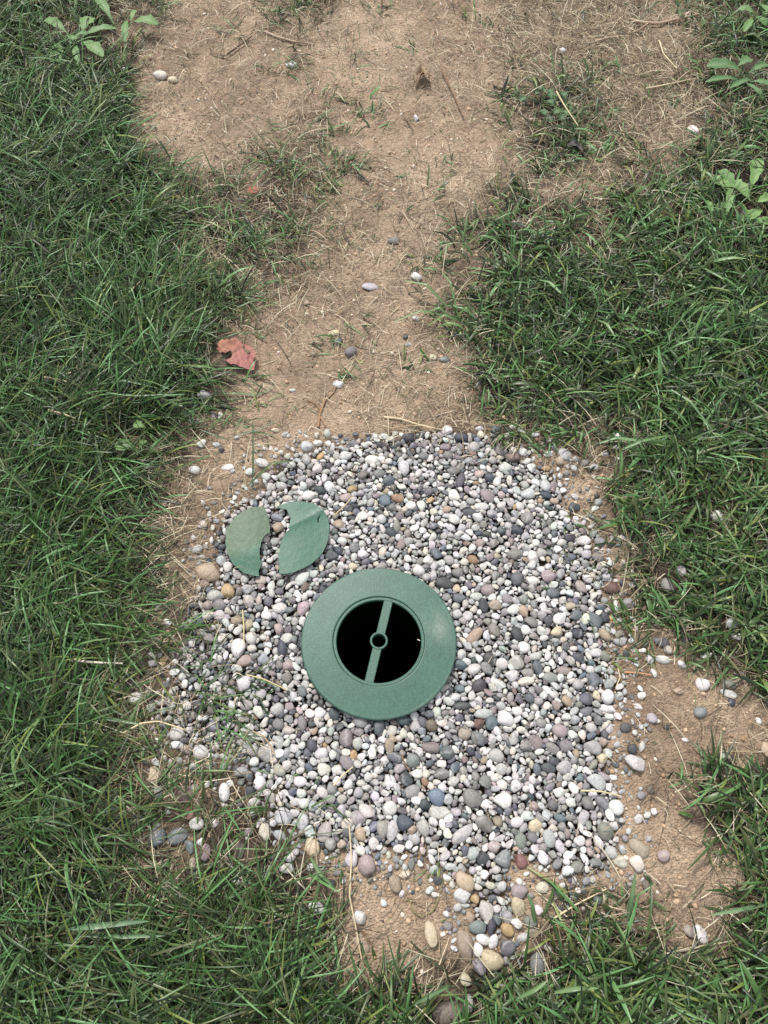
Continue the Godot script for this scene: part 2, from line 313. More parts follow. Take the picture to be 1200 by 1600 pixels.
func place_stones() -> void:
	for line in SEEN:
		var head: PackedStringArray = line.split(":")
		var words := head[0].rsplit(" ", true, 1)
		for e in head[1].split(";"):
			var f: PackedFloat64Array = e.strip_edges().split_floats(" ")
			var p := px(f[0], f[1], 0.002)
			var k := scale_at(f[0], f[1]) * 0.5
			var s := [p.x, p.z, f[2] * k * 1.03, f[3] * k * 1.03, deg_to_rad(f[4]), words[0], words[1], 0.0, true]
			if not fits(s, 0.8, hash_cells): continue
			stones.append(s)
			keep(s, hash_cells)
	var sizes := [0.0085, 0.0078, 0.007, 0.0064, 0.0058, 0.0052, 0.0046, 0.004, 0.0034, 0.0028, 0.0023, 0.0018]
	for n in sizes.size():
		var tries: int = [600, 1100, 2600, 5400, 8400, 11000, 13000, 14000, 15000, 15000, 14000, 12000][n]
		for k in tries:
			var x := rng.randf_range(-0.42, 0.42); var z := rng.randf_range(-0.74, 0.2)
			var d := gd(x, z)
			if d < -0.05: continue
			if d < 0.012 and rng.randf() > 0.05 + 0.75 * exp((d - 0.012) / 0.012): continue
			var thin := smoothstep(-0.13, -0.21, x)              # the bed is thinner to the left, where the lawn creeps in
			if rng.randf() < thin * 0.4: continue
			if Vector2(x, z).distance_to(ring_c) < 0.122: continue
			var a: float = sizes[n] * rng.randf_range(0.92, 1.12)
			var s := [x, z, a, a * rng.randf_range(0.55, 0.95), rng.randf() * PI, chance_tone(), "angular" if rng.randf() < 0.42 else "oval", 0.0, false]
			if fits(s, 0.82, hash_cells):
				stones.append(s)
				keep(s, hash_cells)
	var low := {}
	for k in 12000:                                            # the stones underneath, seen in the gaps
		var x := rng.randf_range(-0.42, 0.42); var z := rng.randf_range(-0.74, 0.2)
		if gd(x, z) < 0.004 or Vector2(x, z).distance_to(ring_c) < 0.1: continue
		var a := rng.randf_range(0.004, 0.0075)
		var s := [x, z, a, a * rng.randf_range(0.65, 0.95), rng.randf() * PI, chance_tone(), "oval", -0.0075, false]
		if fits(s, 0.85, low):
			stones.append(s)
			keep(s, low)

func stone_basis(s: Array, thick: float, lean: float) -> Basis:
	var b := Basis(Vector3.UP, -s[4])
	b = Basis(Vector3(rng.randfn(), 0, rng.randfn()).normalized(), lean) * b
	return b * Basis.from_scale(Vector3(s[2], thick, s[3]))

func clear_spot(p: Vector3, r: float) -> void:               # the grass leaves this in view
	for j in range(-2, 3):
		for i in range(-2, 3):
			var c := Vector2i(int(floor(p.x / 0.03)) + i, int(floor(p.z / 0.03)) + j)
			if not clear_spots.has(c): clear_spots[c] = []
			clear_spots[c].append([Vector2(p.x, p.z), r])

var clear_spots := {}                                        # stones that the grass leaves in view

func build_stones() -> void:
	place_stones()
	var order := range(stones.size())
	var area := func(k): return stones[k][2] * stones[k][3] * (1.0 if stones[k][7] == 0.0 else 0.0) * (2.0 if stones[k][8] else 1.0) / pow(scale_at(to_px(Vector3(stones[k][0], 0, stones[k][1])).x, to_px(Vector3(stones[k][0], 0, stones[k][1])).y), 2.0)
	var weight := {}
	for k in order: weight[k] = area.call(k)
	order.sort_custom(func(a, b): return weight[a] > weight[b])
	var bulk := Bag.new()
	var taken := {}
	var hours := ["twelve", "one", "two", "three", "four", "five", "six", "seven", "eight", "nine", "ten", "eleven"]
	for n in order.size():
		var s: Array = stones[order[n]]
		var rough := rng.randf_range(0.65, 1.0) if s[6] == "angular" else rng.randf_range(0.1, 0.6)
		var thick: float = s[3] * (rng.randf_range(0.55, 0.82) if s[6] != "angular" else rng.randf_range(0.5, 0.75))
		var lean := rng.randf_range(0.0, 0.22 if s[8] else 0.55)
		var d := gd(s[0], s[1])
		var y: float
		if d > -0.004: y = s[7] + rng.randf_range(-0.002, 0.003) + thick * 0.15
		else: y = ground_y(s[0], s[1]) + thick * 0.42
		if s[2] > 0.024: y = ground_y(s[0], s[1]) + thick * 0.2
		if s[5] == "tan" and s[2] > 0.0135 and s[6] == "oval" and d < 0.0: y = ground_y(s[0], s[1]) - thick * 0.35
		if n < 300:
			var bag := Bag.new()
			add_pebble(bag, 2, stone_basis(s, thick, lean), Vector3.ZERO, tone_color(s[5]), rough, 0.2)
			var o := piece("pebble", bag, M.stone, self, Vector3(s[0], y, s[1]))
			var away := Vector2(s[0], s[1]) - ring_c
			var turned := fposmod(rad_to_deg(atan2(away.x, -away.y)), 360.0) / 30.0
			var half_hour := int(round(turned * 2.0)) % 24
			var clock: String = (hours[half_hour / 2] + " o'clock") if half_hour % 2 == 0 else "half-past-" + hours[half_hour / 2]
			var where := "in gravel" if d > -0.004 else ("in grass" if density(GREEN, Vector3(s[0], 0, s[1])) > 0.35 else "on soil")
			var steps := int(round(away.length() / 0.25 * 4.0))
			var far: String = ["no", "one", "two", "three", "four", "five", "six", "seven", "eight", "nine"][mini(steps / 4, 9)]
			if steps < 4: far = ["a-quarter", "a-quarter", "half-a", "three-quarter"][steps]
			elif steps % 4: far += ["", "-and-a-quarter", "-and-a-half", "-and-three-quarter"][steps % 4]
			var tone: String = s[5] if s[5] != "dark" else "dark slate"
			var beside := ""
			var gap := 9.0
			for m in 300:
				var other: Array = stones[order[m]]
				var l: float = Vector2(other[0] - s[0], other[1] - s[1]).length() - other[2]
				if m != n and l < gap:
					gap = l; beside = ", by " + other[5].replace("pale grey", "pale").replace("blue grey", "blue").replace("green grey", "greenish")
			var size_word := "large " if s[2] > 0.0115 else ("small " if s[2] < 0.0085 else "middling ")
			var label := ""
			for way in 4:
				label = "%s%s %s pebble %s, %s from ring, %s widths out%s" % [size_word if way % 2 else "", tone, s[6], where, clock, far, beside if way > 1 else ""]
				if not taken.has(label): break
			taken[label] = true
			tag(o, label, "pebble", "pebbles in and around the gravel bed")
			if d < 0.02:
				var c := Vector2i(int(floor(s[0] / 0.03)), int(floor(s[1] / 0.03)))
				if not clear_spots.has(c): clear_spots[c] = []
				clear_spots[c].append([Vector2(s[0], s[1]), s[2]])
		else:
			add_pebble(bulk, 2 if s[2] > 0.0062 and s[7] == 0.0 else 1, stone_basis(s, thick, lean), Vector3(s[0], y, s[1]), tone_color(s[5], 0.88 if s[2] < 0.0045 else 1.01), rough, 0.22)
	tag(piece("gravel", bulk, M.stone), "bed of small rounded grey and white gravel round the green ring", "gravel", "", "stuff")

func over_stone(p: Vector3) -> bool:
	var c := Vector2i(int(floor(p.x / 0.03)), int(floor(p.z / 0.03)))
	for j in range(-1, 2):
		for i in range(-1, 2):
			for e in clear_spots.get(c + Vector2i(i, j), []):
				if e[0].distance_to(Vector2(p.x, p.z)) < e[1] + 0.003: return true
	return false

# ---------------------------------------------------------------- grass, straw, grit
func add_blade(bag: Bag, p0: Vector3, az: float, lift: float, droop: float, length: float, width: float, segs: int, c0: Color, c1: Color, twist: float, floor_y: float) -> void:
	var first := bag.v.size()
	var p := p0
	var e := lift
	var step := length / segs
	var a := az
	for k in segs + 1:
		var t := float(k) / segs
		var dir := Vector3(cos(a) * cos(e), sin(e), sin(a) * cos(e))
		var side := Vector3(-sin(a), 0, cos(a))
		side = side.rotated(dir, twist * t)
		var up := side.cross(dir)
		var w := width * 0.5 * (0.75 + 0.5 * t if t < 0.4 else 0.95 * sqrt(maxf(0.0, 1.0 - pow((t - 0.4) / 0.62, 2.0))) + 0.03)
		var col := c0.lerp(c1, t)
		bag.v.append(p - side * w); bag.v.append(p - up * w * 0.35); bag.v.append(p + side * w)
		bag.n.append((up - side * 0.35).normalized()); bag.n.append(up); bag.n.append((up + side * 0.35).normalized())
		bag.c.append(col); bag.c.append(Color(col.r * 0.85, col.g * 0.9, col.b * 0.85)); bag.c.append(col)
		if k < segs:
			var b := first + k * 3
			bag.i.append_array(PackedInt32Array([b, b + 3, b + 1, b + 1, b + 3, b + 4, b + 1, b + 4, b + 2, b + 2, b + 4, b + 5]))
		p += dir * step
		if p.y < floor_y + 0.002:
			p.y = floor_y + 0.002
			e = maxf(e, 0.0)
		e -= droop / segs
		a += twist * 0.25 / segs

func add_strand(bag: Bag, p0: Vector3, az: float, length: float, width: float, bend: float, rise: float, segs: int, col: Color) -> void:   # a thin flat strand lying on the ground
	var first := bag.v.size()
	var p := p0
	var a := az
	for k in segs + 1:
		var t := float(k) / segs
		var side := Vector3(-sin(a), 0.25, cos(a))
		var w := width * 0.5 * (1.0 - 0.6 * t)
		var q := p + Vector3(0, rise * 4.0 * t * (1.0 - t), 0)
		bag.v.append(q - side * w); bag.v.append(q + side * w)
		var nn := Vector3(sin(a) * 0.24, 0.97, -cos(a) * 0.24)
		bag.n.append(nn); bag.n.append(nn)
		bag.c.append(col); bag.c.append(col)
		if k < segs:
			var b := first + k * 2
			bag.i.append_array(PackedInt32Array([b, b + 2, b + 1, b + 1, b + 2, b + 3]))
		p += Vector3(cos(a), 0, sin(a)) * length / segs
		a += bend / segs

func in_view(p: Vector3, margin: float) -> bool:
	var q := to_px(p)
	return q.x > -margin and q.x < 1200.0 + margin and q.y > -margin and q.y < 1600.0 + margin

func build_grass() -> void:
	clear_spot(px(370, 558), 0.046)
	clear_spot(px(397, 299), 0.014)
	clear_spot(px(203, 692), 0.022)
	for q in [[115, 60], [90, 48], [150, 72], [176, 52], [225, 38], [176, 20], [200, 50], [1128, 280], [1160, 292], [1180, 270], [1136, 108], [1168, 100], [1164, 340], [1190, 344], [1165, 20]]: clear_spot(px(q[0], q[1]), 0.026)
	var bag := Bag.new()
	var clumps := 0
	for k in 37000:
		var x := rng.randf_range(-1.45, 1.45); var z := rng.randf_range(-2.5, 0.42)
		var p := Vector3(x, 0, z)
		if not in_view(p, 170.0): continue
		var g := density(GREEN, p)
		var thin := maxf(0.0, noise_b.get_noise_2d(x * 520.0 + 300.0, z * 520.0)) * 0.8
		g = maxf(clampf((g - 0.12) / 0.86, 0.0, 1.0), 0.11 if g > 0.03 else 0.03)
		if rng.randf() > pow(g, 1.35) - thin: continue
		if Vector2(x, z).distance_to(ring_c) < 0.14: continue
		clumps += 1
		var q := to_px(p)
		var left := 1.0 - smoothstep(420.0, 700.0, q.x)
		var lie := noise_b.get_noise_2d(x * 130.0, z * 130.0) * 3.4
		var az_c := lie - 0.25 * left + rng.randfn() * (0.55 + 0.6 * (1.0 - left))
		if rng.randf() < 0.5 - 0.22 * left: az_c += PI
		var tone := 0.5 + 0.5 * noise_a.get_noise_2d(x * 160.0 + 40.0, z * 160.0) + rng.randfn() * 0.16
		var blades := int(round(lerpf(3.0, 7.0, g) + rng.randf() * 3.0))
		for b in blades:
			var at := p + Vector3(rng.randfn() * 0.012, 0, rng.randfn() * 0.012)
			at.y = ground_y(at.x, at.z)
			var length := lerpf(0.064, 0.094, left) * rng.randf_range(0.4, 1.6) * lerpf(0.35, 1.0, g)
			var width := lerpf(0.0033, 0.0025, left) * rng.randf_range(0.55, 1.4)
			if rng.randf() < 0.07: width *= lerpf(1.9, 1.5, left)
			var az := az_c + rng.randfn() * 0.75
			if over_stone(at): continue
			if over_stone(at + Vector3(cos(az), 0, sin(az)) * length * 0.45) and rng.randf() < 0.85: continue
			if over_stone(at + Vector3(cos(az), 0, sin(az)) * length * 0.8) and rng.randf() < 0.7: continue
			var c := srgb(29, 50, 24).lerp(srgb(68, 101, 50), clampf(tone + rng.randfn() * 0.35, 0.0, 1.0))
			var r := rng.randf()
			if r < 0.04: c = srgb(118, 134, 66)
			elif r < 0.22: c = srgb(92, 136, 82)  # brighter blades: highlights on the lawn put into their colour
			elif r < 0.34: c = srgb(20, 36, 20)  # near-black blades: shade of the deep gaps put into their colour
			var c0 := c.lerp(srgb(116, 112, 74), rng.randf_range(0.04, 0.34))
			var c1 := c.lerp(srgb(136, 134, 92), 0.4) if rng.randf() < 0.2 else c
			add_blade(bag, at, az, rng.randf_range(0.15, 1.15), rng.randf_range(0.3, 1.7), length, width, 4, c0, c1, rng.randfn() * 0.8, at.y)
	for k in 26000:                                           # single sprouts scattered over the worn soil
		var x := rng.randf_range(-1.3, 1.3); var z := rng.randf_range(-2.45, 0.4)
		var p := Vector3(x, 0, z)
		if not in_view(p, 60.0) or gd(x, z) > 0.0 or over_stone(p): continue
		if rng.randf() > 0.1 + 1.4 * maxf(0.0, noise_a.get_noise_2d(x * 380.0 + 900.0, z * 380.0)) + 0.6 * density(GREEN, p) * smoothstep(0.5, 0.2, density(GREEN, p)): continue
		if z > -0.75 and rng.randf() < 0.75: continue
		p.y = ground_y(x, z)
		var c := srgb(48, 68, 36).lerp(srgb(96, 112, 66), rng.randf())
		add_blade(bag, p, rng.randf() * TAU, rng.randf_range(0.1, 0.9), rng.randf_range(0.2, 1.2), rng.randf_range(0.008, 0.034), rng.randf_range(0.0010, 0.0022), 3, c.lerp(srgb(130, 120, 84), 0.3), c, rng.randfn() * 0.6, p.y)
	print("clumps ", clumps, " grass triangles ", bag.i.size() / 3)
	tag(piece("grass", bag, M.grass), "long dark green lawn grass surrounding the bare soil and gravel", "grass", "", "stuff")

	var dry := Bag.new()
	for k in 190000:
		var x := rng.randf_range(-1.45, 1.45); var z := rng.randf_range(-2.5, 0.42)
		var p := Vector3(x, 0, z)
		if not in_view(p, 150.0): continue
		var s := density(STRAW, p)
		if rng.randf() > 1.7 * pow(s, 1.4) + 0.12 * density(GREEN, p) + (0.012 if gd(x, z) > 0.0 else 0.0): continue
		var dg := gd(x, z)
		if dg > 0.0 and Vector2(x, z).distance_to(ring_c) < 0.16: continue
		p.y = ground_y(x, z) + rng.randf_range(0.001, 0.007) + (0.018 if dg > 0.0 else 0.0)
		if over_stone(p): continue
		var tall := rng.randf() < 0.05 + 0.5 * density(GREEN, p)
		var c := srgb(166, 150, 122).lerp(srgb(108, 90, 70), rng.randf())
		var r := rng.randf()
		if r < 0.2: c = srgb(200, 188, 164)
		elif r < 0.46: c = srgb(74, 64, 54)
		if tall:
			p.y = ground_y(x, z)
			add_blade(dry, p, rng.randf() * TAU, rng.randf_range(0.1, 0.8), rng.randf_range(0.4, 1.4), rng.randf_range(0.03, 0.09), rng.randf_range(0.0008, 0.0018), 4, c, c, rng.randfn(), p.y)
		else:
			add_strand(dry, p, rng.randf() * TAU, rng.randf_range(0.008, 0.024 + 0.05 * s), rng.randf_range(0.0005, 0.0014), rng.randfn() * 0.45, rng.randf_range(0.0, 0.006), 4, c)
	print("straw triangles ", dry.i.size() / 3)
	tag(piece("dry_grass", dry, M.straw), "dead tan straw and dry clippings lying between the grass blades", "straw", "", "stuff")

	var bits := Bag.new()
	for k in 44000:
		var x := rng.randf_range(-1.3, 1.3); var z := rng.randf_range(-2.4, 0.4)
		var p := Vector3(x, 0, z)
		if not in_view(p, 60.0) or gd(x, z) > -0.004: continue
		if density(GREEN, p) > 0.6: continue
		p.y = ground_y(x, z) + 0.0004
		var a := 0.0008 + 0.0042 * pow(rng.randf(), 6.0)
		var c := srgb(204, 176, 148).lerp(srgb(148, 122, 98), rng.randf())
		var r := rng.randf()
		if r < 0.14: c = srgb(218, 206, 190)
		elif r < 0.36:
			c = srgb(84, 70, 56)
			a *= 0.55
		var sb := [x, z, a, a * 0.8, rng.randf() * PI]
		add_pebble(bits, 0, stone_basis(sb, a * 0.8, 0.4), p, c, 0.8, 0.0)
	for k in 900:                                             # clods of the same soil
		var x := rng.randf_range(-1.2, 1.2); var z := rng.randf_range(-2.3, 0.3)
		var p := Vector3(x, 0, z)
		if gd(x, z) > -0.01 or density(GREEN, p) > 0.5 or noise_a.get_noise_2d(x * 300.0, z * 300.0) < 0.02: continue
		p.y = ground_y(x, z) - 0.0004
		var a := rng.randf_range(0.0018, 0.0055)
		add_pebble(bits, 1, stone_basis([x, z, a, a * rng.randf_range(0.6, 1.0), rng.randf() * PI], a * 0.6, 0.3), p, srgb(190, 163, 137).lerp(srgb(156, 131, 108), rng.randf()), 1.0, 0.2)
	print("grit triangles ", bits.i.size() / 3)
	tag(piece("soil_crumbs", bits, M.crumb), "loose crumbs of sandy soil and grit scattered on the bare ground", "grit", "", "stuff")

# ---------------------------------------------------------------- the ring and its broken lid
func lathe(bag: Bag, profile: Array, sides: int, col: Color, dusty := false) -> void:     # profile: [radius, height] from the outside in over the top
	for k in profile.size() - 1:
		var a: Vector2 = profile[k]; var b: Vector2 = profile[k + 1]
		var first := bag.v.size()
		var nrm := Vector2(b.y - a.y, a.x - b.x).normalized()
		for s in sides + 1:
			var t := TAU * s / sides
			for q in [a, b]:
				var tint := col
				if dusty:
					var w := Vector2(cos(t) * q.x, sin(t) * q.x)
					var speck := 1.0 + 0.16 * noise_a.get_noise_2d(w.x * 900.0, w.y * 900.0) + 0.14 * noise_b.get_noise_2d(w.x * 4000.0, w.y * 4000.0)
					var dust := exp(-w.distance_squared_to(Vector2(0.098, -0.022)) / 0.0007) * (0.6 + 0.8 * noise_b.get_noise_2d(w.x * 2200.0, w.y * 1400.0)) + 0.35 * smoothstep(0.118, 0.125, q.x) * maxf(0.0, 0.4 + noise_a.get_noise_2d(w.x * 700.0 + 50.0, w.y * 700.0) * 2.0)
					tint = Color(col.r * speck, col.g * speck, col.b * speck).lerp(srgb(142, 156, 142), clampf(dust * 0.6, 0.0, 0.7))
				var wob := 1.0 + 0.0035 * noise_a.get_noise_2d(cos(t) * 90.0, sin(t) * 90.0)
				bag.v.append(Vector3(cos(t) * q.x * wob, q.y, sin(t) * q.x * wob))
				bag.n.append(Vector3(cos(t) * nrm.x, nrm.y, sin(t) * nrm.x))
				bag.c.append(tint)
		for s in sides:
			var f := first + s * 2
			bag.i.append_array(PackedInt32Array([f, f + 2, f + 1, f + 1, f + 2, f + 3]))

func build_ring() -> void:
	var o := base("drain_ring", Vector3(ring_c.x, RING_Y, ring_c.y))
	tag(o, "round green plastic drain ring with crossbar over a black hole, set in gravel", "drain")
	var green := srgb(62, 102, 88)
	var bag := Bag.new()
	lathe(bag, [Vector2(0.074, 0.0), Vector2(0.1225, -0.001), Vector2(0.1243, 0.0), Vector2(0.1250, 0.0014), Vector2(0.1250, 0.0048), Vector2(0.1243, 0.0062), Vector2(0.1228, 0.0070), Vector2(0.119, 0.0072), Vector2(0.115, 0.0075), Vector2(0.110, 0.0078), Vector2(0.105, 0.0081), Vector2(0.100, 0.0084), Vector2(0.095, 0.0087), Vector2(0.090, 0.0090), Vector2(0.085, 0.0093), Vector2(0.080, 0.0095), Vector2(0.0755, 0.0097), Vector2(0.0742, 0.0094), Vector2(0.0737, 0.0086), Vector2(0.0735, 0.0)], 240, green, true)
	piece("flange", bag, M.plastic, o)
	var lip := Bag.new()
	lathe(lip, [Vector2(0.0733, 0.001), Vector2(0.0733, 0.0070), Vector2(0.0728, 0.0078), Vector2(0.0690, 0.0078), Vector2(0.0682, 0.0070), Vector2(0.0682, 0.001)], 144, green)
	piece("inner_lip", lip, M.plastic, o)
	var tube := Bag.new()
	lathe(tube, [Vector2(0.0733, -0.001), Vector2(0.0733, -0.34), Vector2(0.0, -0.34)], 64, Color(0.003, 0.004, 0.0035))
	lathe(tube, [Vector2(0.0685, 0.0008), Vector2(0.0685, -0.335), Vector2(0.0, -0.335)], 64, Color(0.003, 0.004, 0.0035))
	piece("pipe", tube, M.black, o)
	# the crossbar in two halves with the hub ring between them
	var turn := deg_to_rad(13.0)
	for s in [-1.0, 1.0]:
		var bar := Bag.new()
		var along: Vector3 = Vector3(sin(turn), 0, -cos(turn)) * s
		var across: Vector3 = Vector3(along.z, 0, -along.x)
		var half := 0.0072; var top := 0.0072; var low := 0.0012; var e := 0.0008
		var cuts := [[-half, low], [-half, top - e], [-half + e, top], [half - e, top], [half, top - e], [half, low], [-half, low]]
		for k in 6:
			var first := bar.v.size()
			var a: Array = cuts[k]; var b: Array = cuts[k + 1]
			for q in [[0.0126, a], [0.0126, b], [0.0684, a], [0.0684, b]]:
				bar.v.append(along * q[0] + across * q[1][0] + Vector3(0, q[1][1], 0))
				bar.n.append((across * (a[1] - b[1]) + Vector3.UP * (b[0] - a[0])).normalized())
				bar.c.append(green)
			bar.i.append_array(PackedInt32Array([first, first + 1, first + 2, first + 1, first + 3, first + 2]))
		piece("crossbar", bar, M.plastic, o)
	var hub := Bag.new()
	lathe(hub, [Vector2(0.0143, 0.0), Vector2(0.0143, 0.0078), Vector2(0.0137, 0.0084), Vector2(0.0116, 0.0084), Vector2(0.0110, 0.0078), Vector2(0.0110, -0.004)], 48, green)
	piece("hub", hub, M.plastic, o)


# a thin sheet with an outline given in pixels of the photograph, its own thickness and a height for each point
func sheet(outline: Array, holes: Array, origin: Vector3, height: Callable, thick: float, step: float, colour: Callable, ragged := 0.0, ragged_from := 0) -> Bag:
	var poly := PackedVector2Array()
	for k in outline.size():
		var a := Vector2(outline[k][0], outline[k][1]); var b := Vector2(outline[(k + 1) % outline.size()][0], outline[(k + 1) % outline.size()][1])
		var parts := maxi(1, int(a.distance_to(b) / step))
		for q in parts: poly.append(a.lerp(b, float(q) / parts) + (Vector2(rng.randf_range(-1, 1), rng.randf_range(-1, 1)) * ragged if k > ragged_from else Vector2.ZERO))
	var pts := poly.duplicate()
	var cuts := []
	for h in holes:
		var hp := PackedVector2Array()
		for q in h: hp.append(Vector2(q[0], q[1]))
		cuts.append(hp)
		for k in hp.size():
			pts.append(hp[k]); pts.append(hp[k].lerp(hp[(k + 1) % hp.size()], 0.5))
	var lo := poly[0]; var hi := poly[0]
	for p in poly: lo = lo.min(p); hi = hi.max(p)
	var y := lo.y
	while y < hi.y:
		var x := lo.x
		while x < hi.x:
			var p := Vector2(x + rng.randf_range(-0.2, 0.2) * step, y + rng.randf_range(-0.2, 0.2) * step)
			if Geometry2D.is_point_in_polygon(p, poly):
				var clear := true
				for k in range(0, poly.size()):
					if p.distance_to(poly[k]) < step * 0.55: clear = false
				if clear: pts.append(p)
			x += step
		y += step
	var tri := Geometry2D.triangulate_delaunay(pts)
	var world := PackedVector3Array(); var cols := PackedColorArray()
	for p in pts:
		var w := px(p.x, p.y, origin.y) - origin
		w.y = height.call(p)
		world.append(w); cols.append(colour.call(p))
	var bag := Bag.new()
	var n := pts.size()
	for k in 2:
		for q in n:
			bag.v.append(world[q] - Vector3(0, thick * k, 0)); bag.n.append(Vector3.UP); bag.c.append(cols[q])
	var edges := {}
	for t in range(0, tri.size(), 3):
		var a := tri[t]; var b := tri[t + 1]; var c := tri[t + 2]
		var mid := (pts[a] + pts[b] + pts[c]) / 3.0
		if not Geometry2D.is_point_in_polygon(mid, poly): continue
		var inside := false
		for h in cuts: inside = inside or Geometry2D.is_point_in_polygon(mid, h)
		if inside: continue
		if (pts[b] - pts[a]).cross(pts[c] - pts[a]) < 0.0:
			var swap := b; b = c; c = swap
		bag.i.append_array(PackedInt32Array([a, b, c, n + a, n + c, n + b]))
		for e in [[a, b], [b, c], [c, a]]:
			if edges.has(Vector2i(e[1], e[0])): edges.erase(Vector2i(e[1], e[0]))
			else: edges[Vector2i(e[0], e[1])] = true
	bag.smooth(0, 0)
	for e in edges:
		var f := bag.v.size()
		var side := (bag.v[e.y] - bag.v[e.x]).cross(Vector3.UP).normalized()
		for q in [e.x, e.y, n + e.x, n + e.y]:
			bag.v.append(bag.v[q]); bag.n.append(side); bag.c.append(bag.c[q])
		bag.i.append_array(PackedInt32Array([f, f + 2, f + 1, f + 1, f + 2, f + 3]))
	return bag

func build_lids() -> void:
	var o := px(385, 846, 0.0145)
	var pts := []
	for q in [[420, 140], [455, 145], [478, 180], [492, 215], [500, 250], [512, 300], [519, 350], [512, 398], [487, 403], [465, 425], [445, 455], [430, 490], [425, 530], [417, 560], [414, 610], [418, 650], [430, 680], [433, 700], [415, 740], [404, 765], [408, 815], [385, 818], [340, 810], [280, 795], [230, 770], [190, 735], [150, 700], [115, 640], [90, 570], [78, 490], [80, 420], [95, 360], [130, 300], [180, 240], [240, 195], [300, 165], [360, 148]]:
		pts.append([340.0 + q[0] / 6.316, 770.0 + q[1] / 6.316])
	var olive := srgb(66, 96, 66); var teal := srgb(56, 104, 82)
	var h1 := func(p): return 0.002 * sin((p.x - 350.0) / 22.0) + 0.0003 * noise_a.get_noise_2d(p.x * 9.0, p.y * 9.0) + 0.004 * smoothstep(860.0, 900.0, p.y) * -1.0
	var c1 := func(p):
		var t := smoothstep(-14.0, 12.0, (p.y - 862.0) + 0.5 * (p.x - 378.0) + 6.0 * noise_a.get_noise_2d(p.x * 20.0, p.y * 20.0))
		var k := 1.0 + 0.12 * noise_a.get_noise_2d(p.x * 30.0, p.y * 55.0) + 0.1 * noise_b.get_noise_2d(p.x * 90.0, p.y * 120.0)
		var c := olive.lerp(teal, t)
		return Color(c.r * k, c.g * k, c.b * k)
	tag(piece("broken_lid", sheet(pts, [], o, h1, 0.0028, 2.2, c1, 0.3, 0), M.plastic, self, o), "dull olive green half of a broken plastic lid, ragged edge on its right", "lid")
	o = px(475, 840, 0.015)
	pts = []
	for q in [[582, 138], [640, 115], [720, 95], [800, 84], [880, 90], [950, 108], [1010, 140], [1045, 172], [1075, 220], [1095, 280], [1102, 350], [1095, 430], [1075, 510], [1040, 580], [990, 645], [920, 705], [840, 750], [760, 785], [690, 800], [640, 803], [608, 795], [607, 740], [612, 690], [600, 640], [603, 600], [615, 570], [612, 540], [622, 500], [635, 460], [650, 430], [672, 400], [690, 385], [712, 372], [700, 345], [715, 300], [722, 260], [712, 230], [692, 190], [680, 165], [640, 160]]:
		pts.append([340.0 + q[0] / 6.316, 770.0 + q[1] / 6.316])
	var slit := []
	for q in [[985, 297], [984, 262], [998, 225], [1032, 208], [1008, 232], [997, 262], [997, 290]]: slit.append([340.0 + q[0] / 6.316, 770.0 + q[1] / 6.316])
	var green := srgb(48, 100, 80); var worn := srgb(128, 148, 138)
	var h2 := func(p):
		var d: float = (Vector2(p) - Vector2(451, 825)).dot(Vector2(27.0, 49.0).normalized())     # across the crease
		return 0.0022 * exp(-absf(d) / 7.0) + 0.0012 * sin((p.x - 430.0) / 18.0) + 0.0002 * noise_a.get_noise_2d(p.x * 9.0, p.y * 9.0)
	var c2 := func(p):
		var d: float = (Vector2(p) - Vector2(451, 825)).dot(Vector2(27.0, 49.0).normalized())
		var k := 1.0 + 0.1 * noise_a.get_noise_2d(p.x * 30.0, p.y * 30.0) + 0.12 * noise_b.get_noise_2d(p.x * 120.0, p.y * 120.0)
		var c := green.lerp(worn, exp(-pow((d + 0.5 + noise_b.get_noise_2d(p.x * 40.0, p.y * 40.0) * 4.0) / 2.6, 2.0)) * (0.15 + 0.75 * smoothstep(465.0, 500.0, p.x)) * (0.7 + noise_a.get_noise_2d(p.x * 60.0, p.y * 60.0)))
		return Color(c.r * k, c.g * k, c.b * k)
	tag(piece("broken_lid", sheet(pts, [slit], o, h2, 0.0028, 2.0, c2, 0.55, 20), M.plastic, self, o), "creased brighter green half of a broken plastic lid, with a curved slit", "lid")

func leaf_sheet(called: String, label: String, pts: Array, holes: Array, at: Vector3, lift: float, ca: Color, cb: Color, along: Vector2) -> void:
	var mid := to_px(at)
	var h := func(p): return 0.0025 + lift * (0.35 * (Vector2(p) - mid).length() / 30.0 + 0.7 * noise_b.get_noise_2d(p.x * 5.0, p.y * 5.0) + 0.5 * absf(sin((p.x * along.x + p.y * along.y) / 14.0)))
	var c := func(p):
		var t := clampf(0.5 + (Vector2(p) - mid).dot(along) / 36.0 + 0.5 * noise_a.get_noise_2d(p.x * 25.0, p.y * 25.0), 0.0, 1.0)
		var k := 1.0 + 0.16 * noise_b.get_noise_2d(p.x * 60.0, p.y * 60.0)
		var q := ca.lerp(cb, t)
		return Color(q.r * k, q.g * k, q.b * k)
	tag(piece(called, sheet(pts, holes, at, h, 0.0004, 1.6, c), M.dry_leaf, self, at), label, "leaf")

